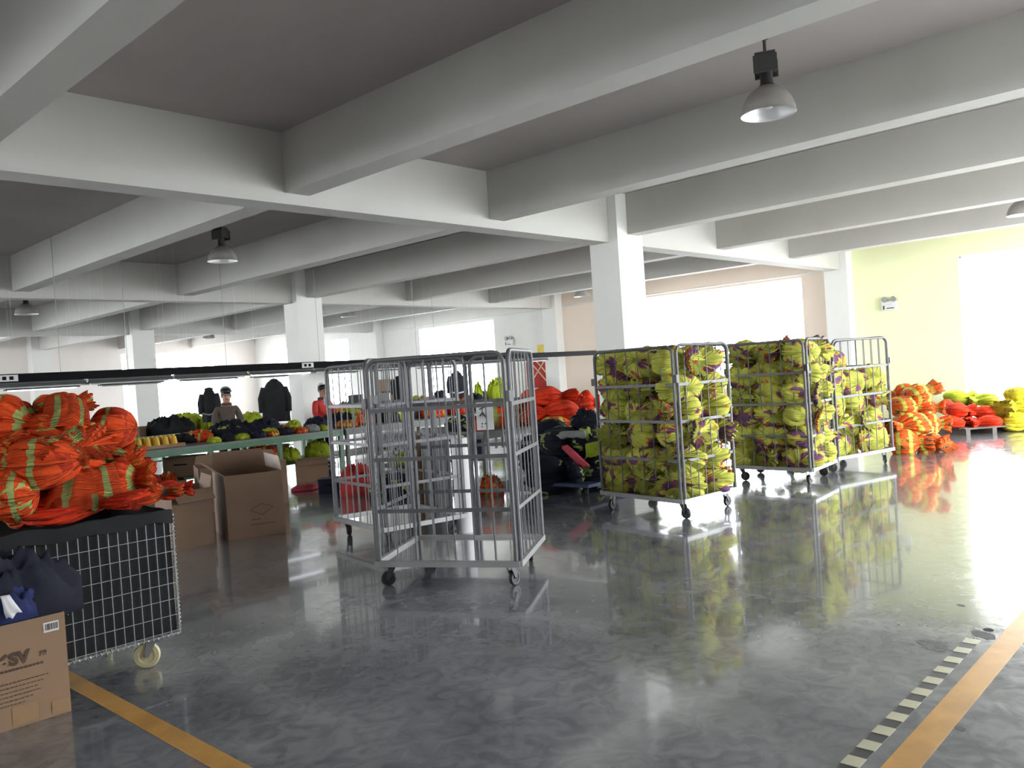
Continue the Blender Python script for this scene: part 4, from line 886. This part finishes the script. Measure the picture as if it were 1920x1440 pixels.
def person(label, loc, rz, jacket, collar, cap, capband=None, s=1.0):
    t = thing('person', label, 'person', loc, rz); t.scale = (s, s, s)
    hx, hy, hz = 0, -.075, 1.49          # head leans forward, looking down at the work
    body = [((0, 0, .92), .13), ((0, -.005, 1.08), .125), ((0, -.015, 1.25), .14), ((0, -.02, 1.35), .10), ((0, -.04, 1.42), .055),
            ((0, -.055, 1.475), (.070, .075)), ((0, -.085, 1.555), (.078, .088)), ((0, -.085, 1.615), (.060, .070)),
            ((.10, 0, .84), .095), ((.11, -.02, .48), .062), ((.11, .02, .08), .042), ((.11, -.12, .035), .032),
            ((-.10, 0, .84), .095), ((-.11, -.02, .48), .062), ((-.11, .02, .08), .042), ((-.11, -.12, .035), .032),
            ((.17, -.01, 1.33), .062), ((.24, -.10, 1.08), .045), ((.14, -.33, .96), .030), ((.11, -.38, .95), .034),
            ((-.17, -.01, 1.33), .062), ((-.24, -.10, 1.08), .045), ((-.13, -.31, 1.0), .030), ((-.10, -.36, 1.0), .034)]
    ed = [(0,1),(1,2),(2,3),(3,4),(4,5),(5,6),(6,7),(0,8),(8,9),(9,10),(10,11),(0,12),(12,13),(13,14),(14,15),(2,16),(16,17),(17,18),(18,19),(2,20),(20,21),(21,22),(22,23)]
    for sx, wz in ((1, .95), (-1, 1.0)):         # five fingers of different lengths, thumb from the side of the palm
        w0 = 19 if sx > 0 else 23; base = Vector(body[w0][0])
        for k, (off, ln) in enumerate(((-.028, .055), (-.010, .066), (.009, .062), (.026, .046))):
            i = len(body); q = base+Vector((off, -.02, -.004)); body += [(tuple(q+Vector((0, -ln*.55, -.004))), .0085), (tuple(q+Vector((0, -ln*.95, -.026))), .007)]; ed += [(w0, i), (i, i+1)]
        i = len(body); q = base+Vector((-sx*.034, .012, 0)); body += [(tuple(q), .010), (tuple(q+Vector((-sx*.014, -.035, -.012))), .008)]; ed += [(w0, i), (i, i+1)]
    b = skinned('body', body, ed, 0, 'skin', t)
    f = MB(); ball(f, (0, -.175, 1.545), (.014, .020, .022), 10, 6); b2 = f.obj('nose', 'skin', t)
    for sx in (-1, 1):
        ball(MB(), (sx*.030, -.160, 1.572), (.012, .008, .007), 10, 6).obj('eye', 'hair', t)
        ball(MB(), (sx*.080, -.07, 1.56), (.012, .022, .032), 10, 6).obj('ear', 'skin', t)
    ball(MB(), (0, -.160, 1.505), (.024, .008, .006), 10, 6).obj('mouth', 'maroon', t)
    jk = [((0, 0, .86), .165), ((0, -.005, 1.08), .16), ((0, -.015, 1.25), .17), ((0, -.025, 1.37), .105), ((.17, -.01, 1.335), .082), ((.245, -.10, 1.08), .064), ((.15, -.31, .965), .046), ((-.17, -.01, 1.335), .082), ((-.245, -.10, 1.08), .064), ((-.14, -.29, 1.0), .046)]
    skinned('jacket', jk, [(0,1),(1,2),(2,3),(2,4),(4,5),(5,6),(2,7),(7,8),(8,9)], 0, jacket, t)
    skinned('trousers', [((0, 0, .93), .15), ((.10, 0, .82), .105), ((.11, -.02, .48), .078), ((.11, .015, .09), .062), ((-.10, 0, .82), .105), ((-.11, -.02, .48), .078), ((-.11, .015, .09), .062)], [(0,1),(1,2),(2,3),(0,4),(4,5),(5,6)], 0, 'navyc', t)
    for sx in (-1, 1): ball(MB(), (sx*.11, -.06, .04), (.05, .13, .042)).obj('shoe', 'black', t)
    MB().lathe([(.075, 1.385), (.10, 1.38), (.092, 1.43), (.072, 1.44)], 18, (0, -.035, 0)).obj('scarf', collar, t)
    ball(MB(), (0, -.040, 1.60), (.088, .080, .090)).obj('hair', 'hair', t)
    cp = MB().lathe([(.093, 1.628), (.100, 1.636), (.098, 1.668), (.075, 1.70), (.03, 1.715), (0, 1.716)], 20, (0, -.070, 0))
    cp.add([(-.07, -.14, 1.625), (.07, -.14, 1.625), (.05, -.215, 1.605), (-.05, -.215, 1.605), (-.07, -.14, 1.632), (.07, -.14, 1.632), (.05, -.215, 1.611), (-.05, -.215, 1.611)], [(3,2,1,0),(4,5,6,7),(2,3,7,6),(0,1,5,4),(1,2,6,5),(3,0,4,7)])
    cp.obj('cap', cap, t)
    if capband: MB().lathe([(.080, 1.64), (.097, 1.655), (.088, 1.70), (.05, 1.735), (0, 1.745)], 18, (0, -.045, 0)).obj('cap_band', capband, t)
    return t
p = at(427, 800, Y=14.25); person('person in a brown jacket and dark cap standing at the green table', (p.x, p.y, 0), math.atan2(-p.y, -p.x)+PI/2+.12, 'brown', 'maroon', 'hair', 'greyc', .985)
p = at(606, 800, Y=14.35); person('person in a red jacket standing behind the half hidden cage', (p.x, p.y, 0), math.atan2(-p.y, -p.x)+PI/2+.6, 'redc', 'maroon', 'hair', 'white', .96)
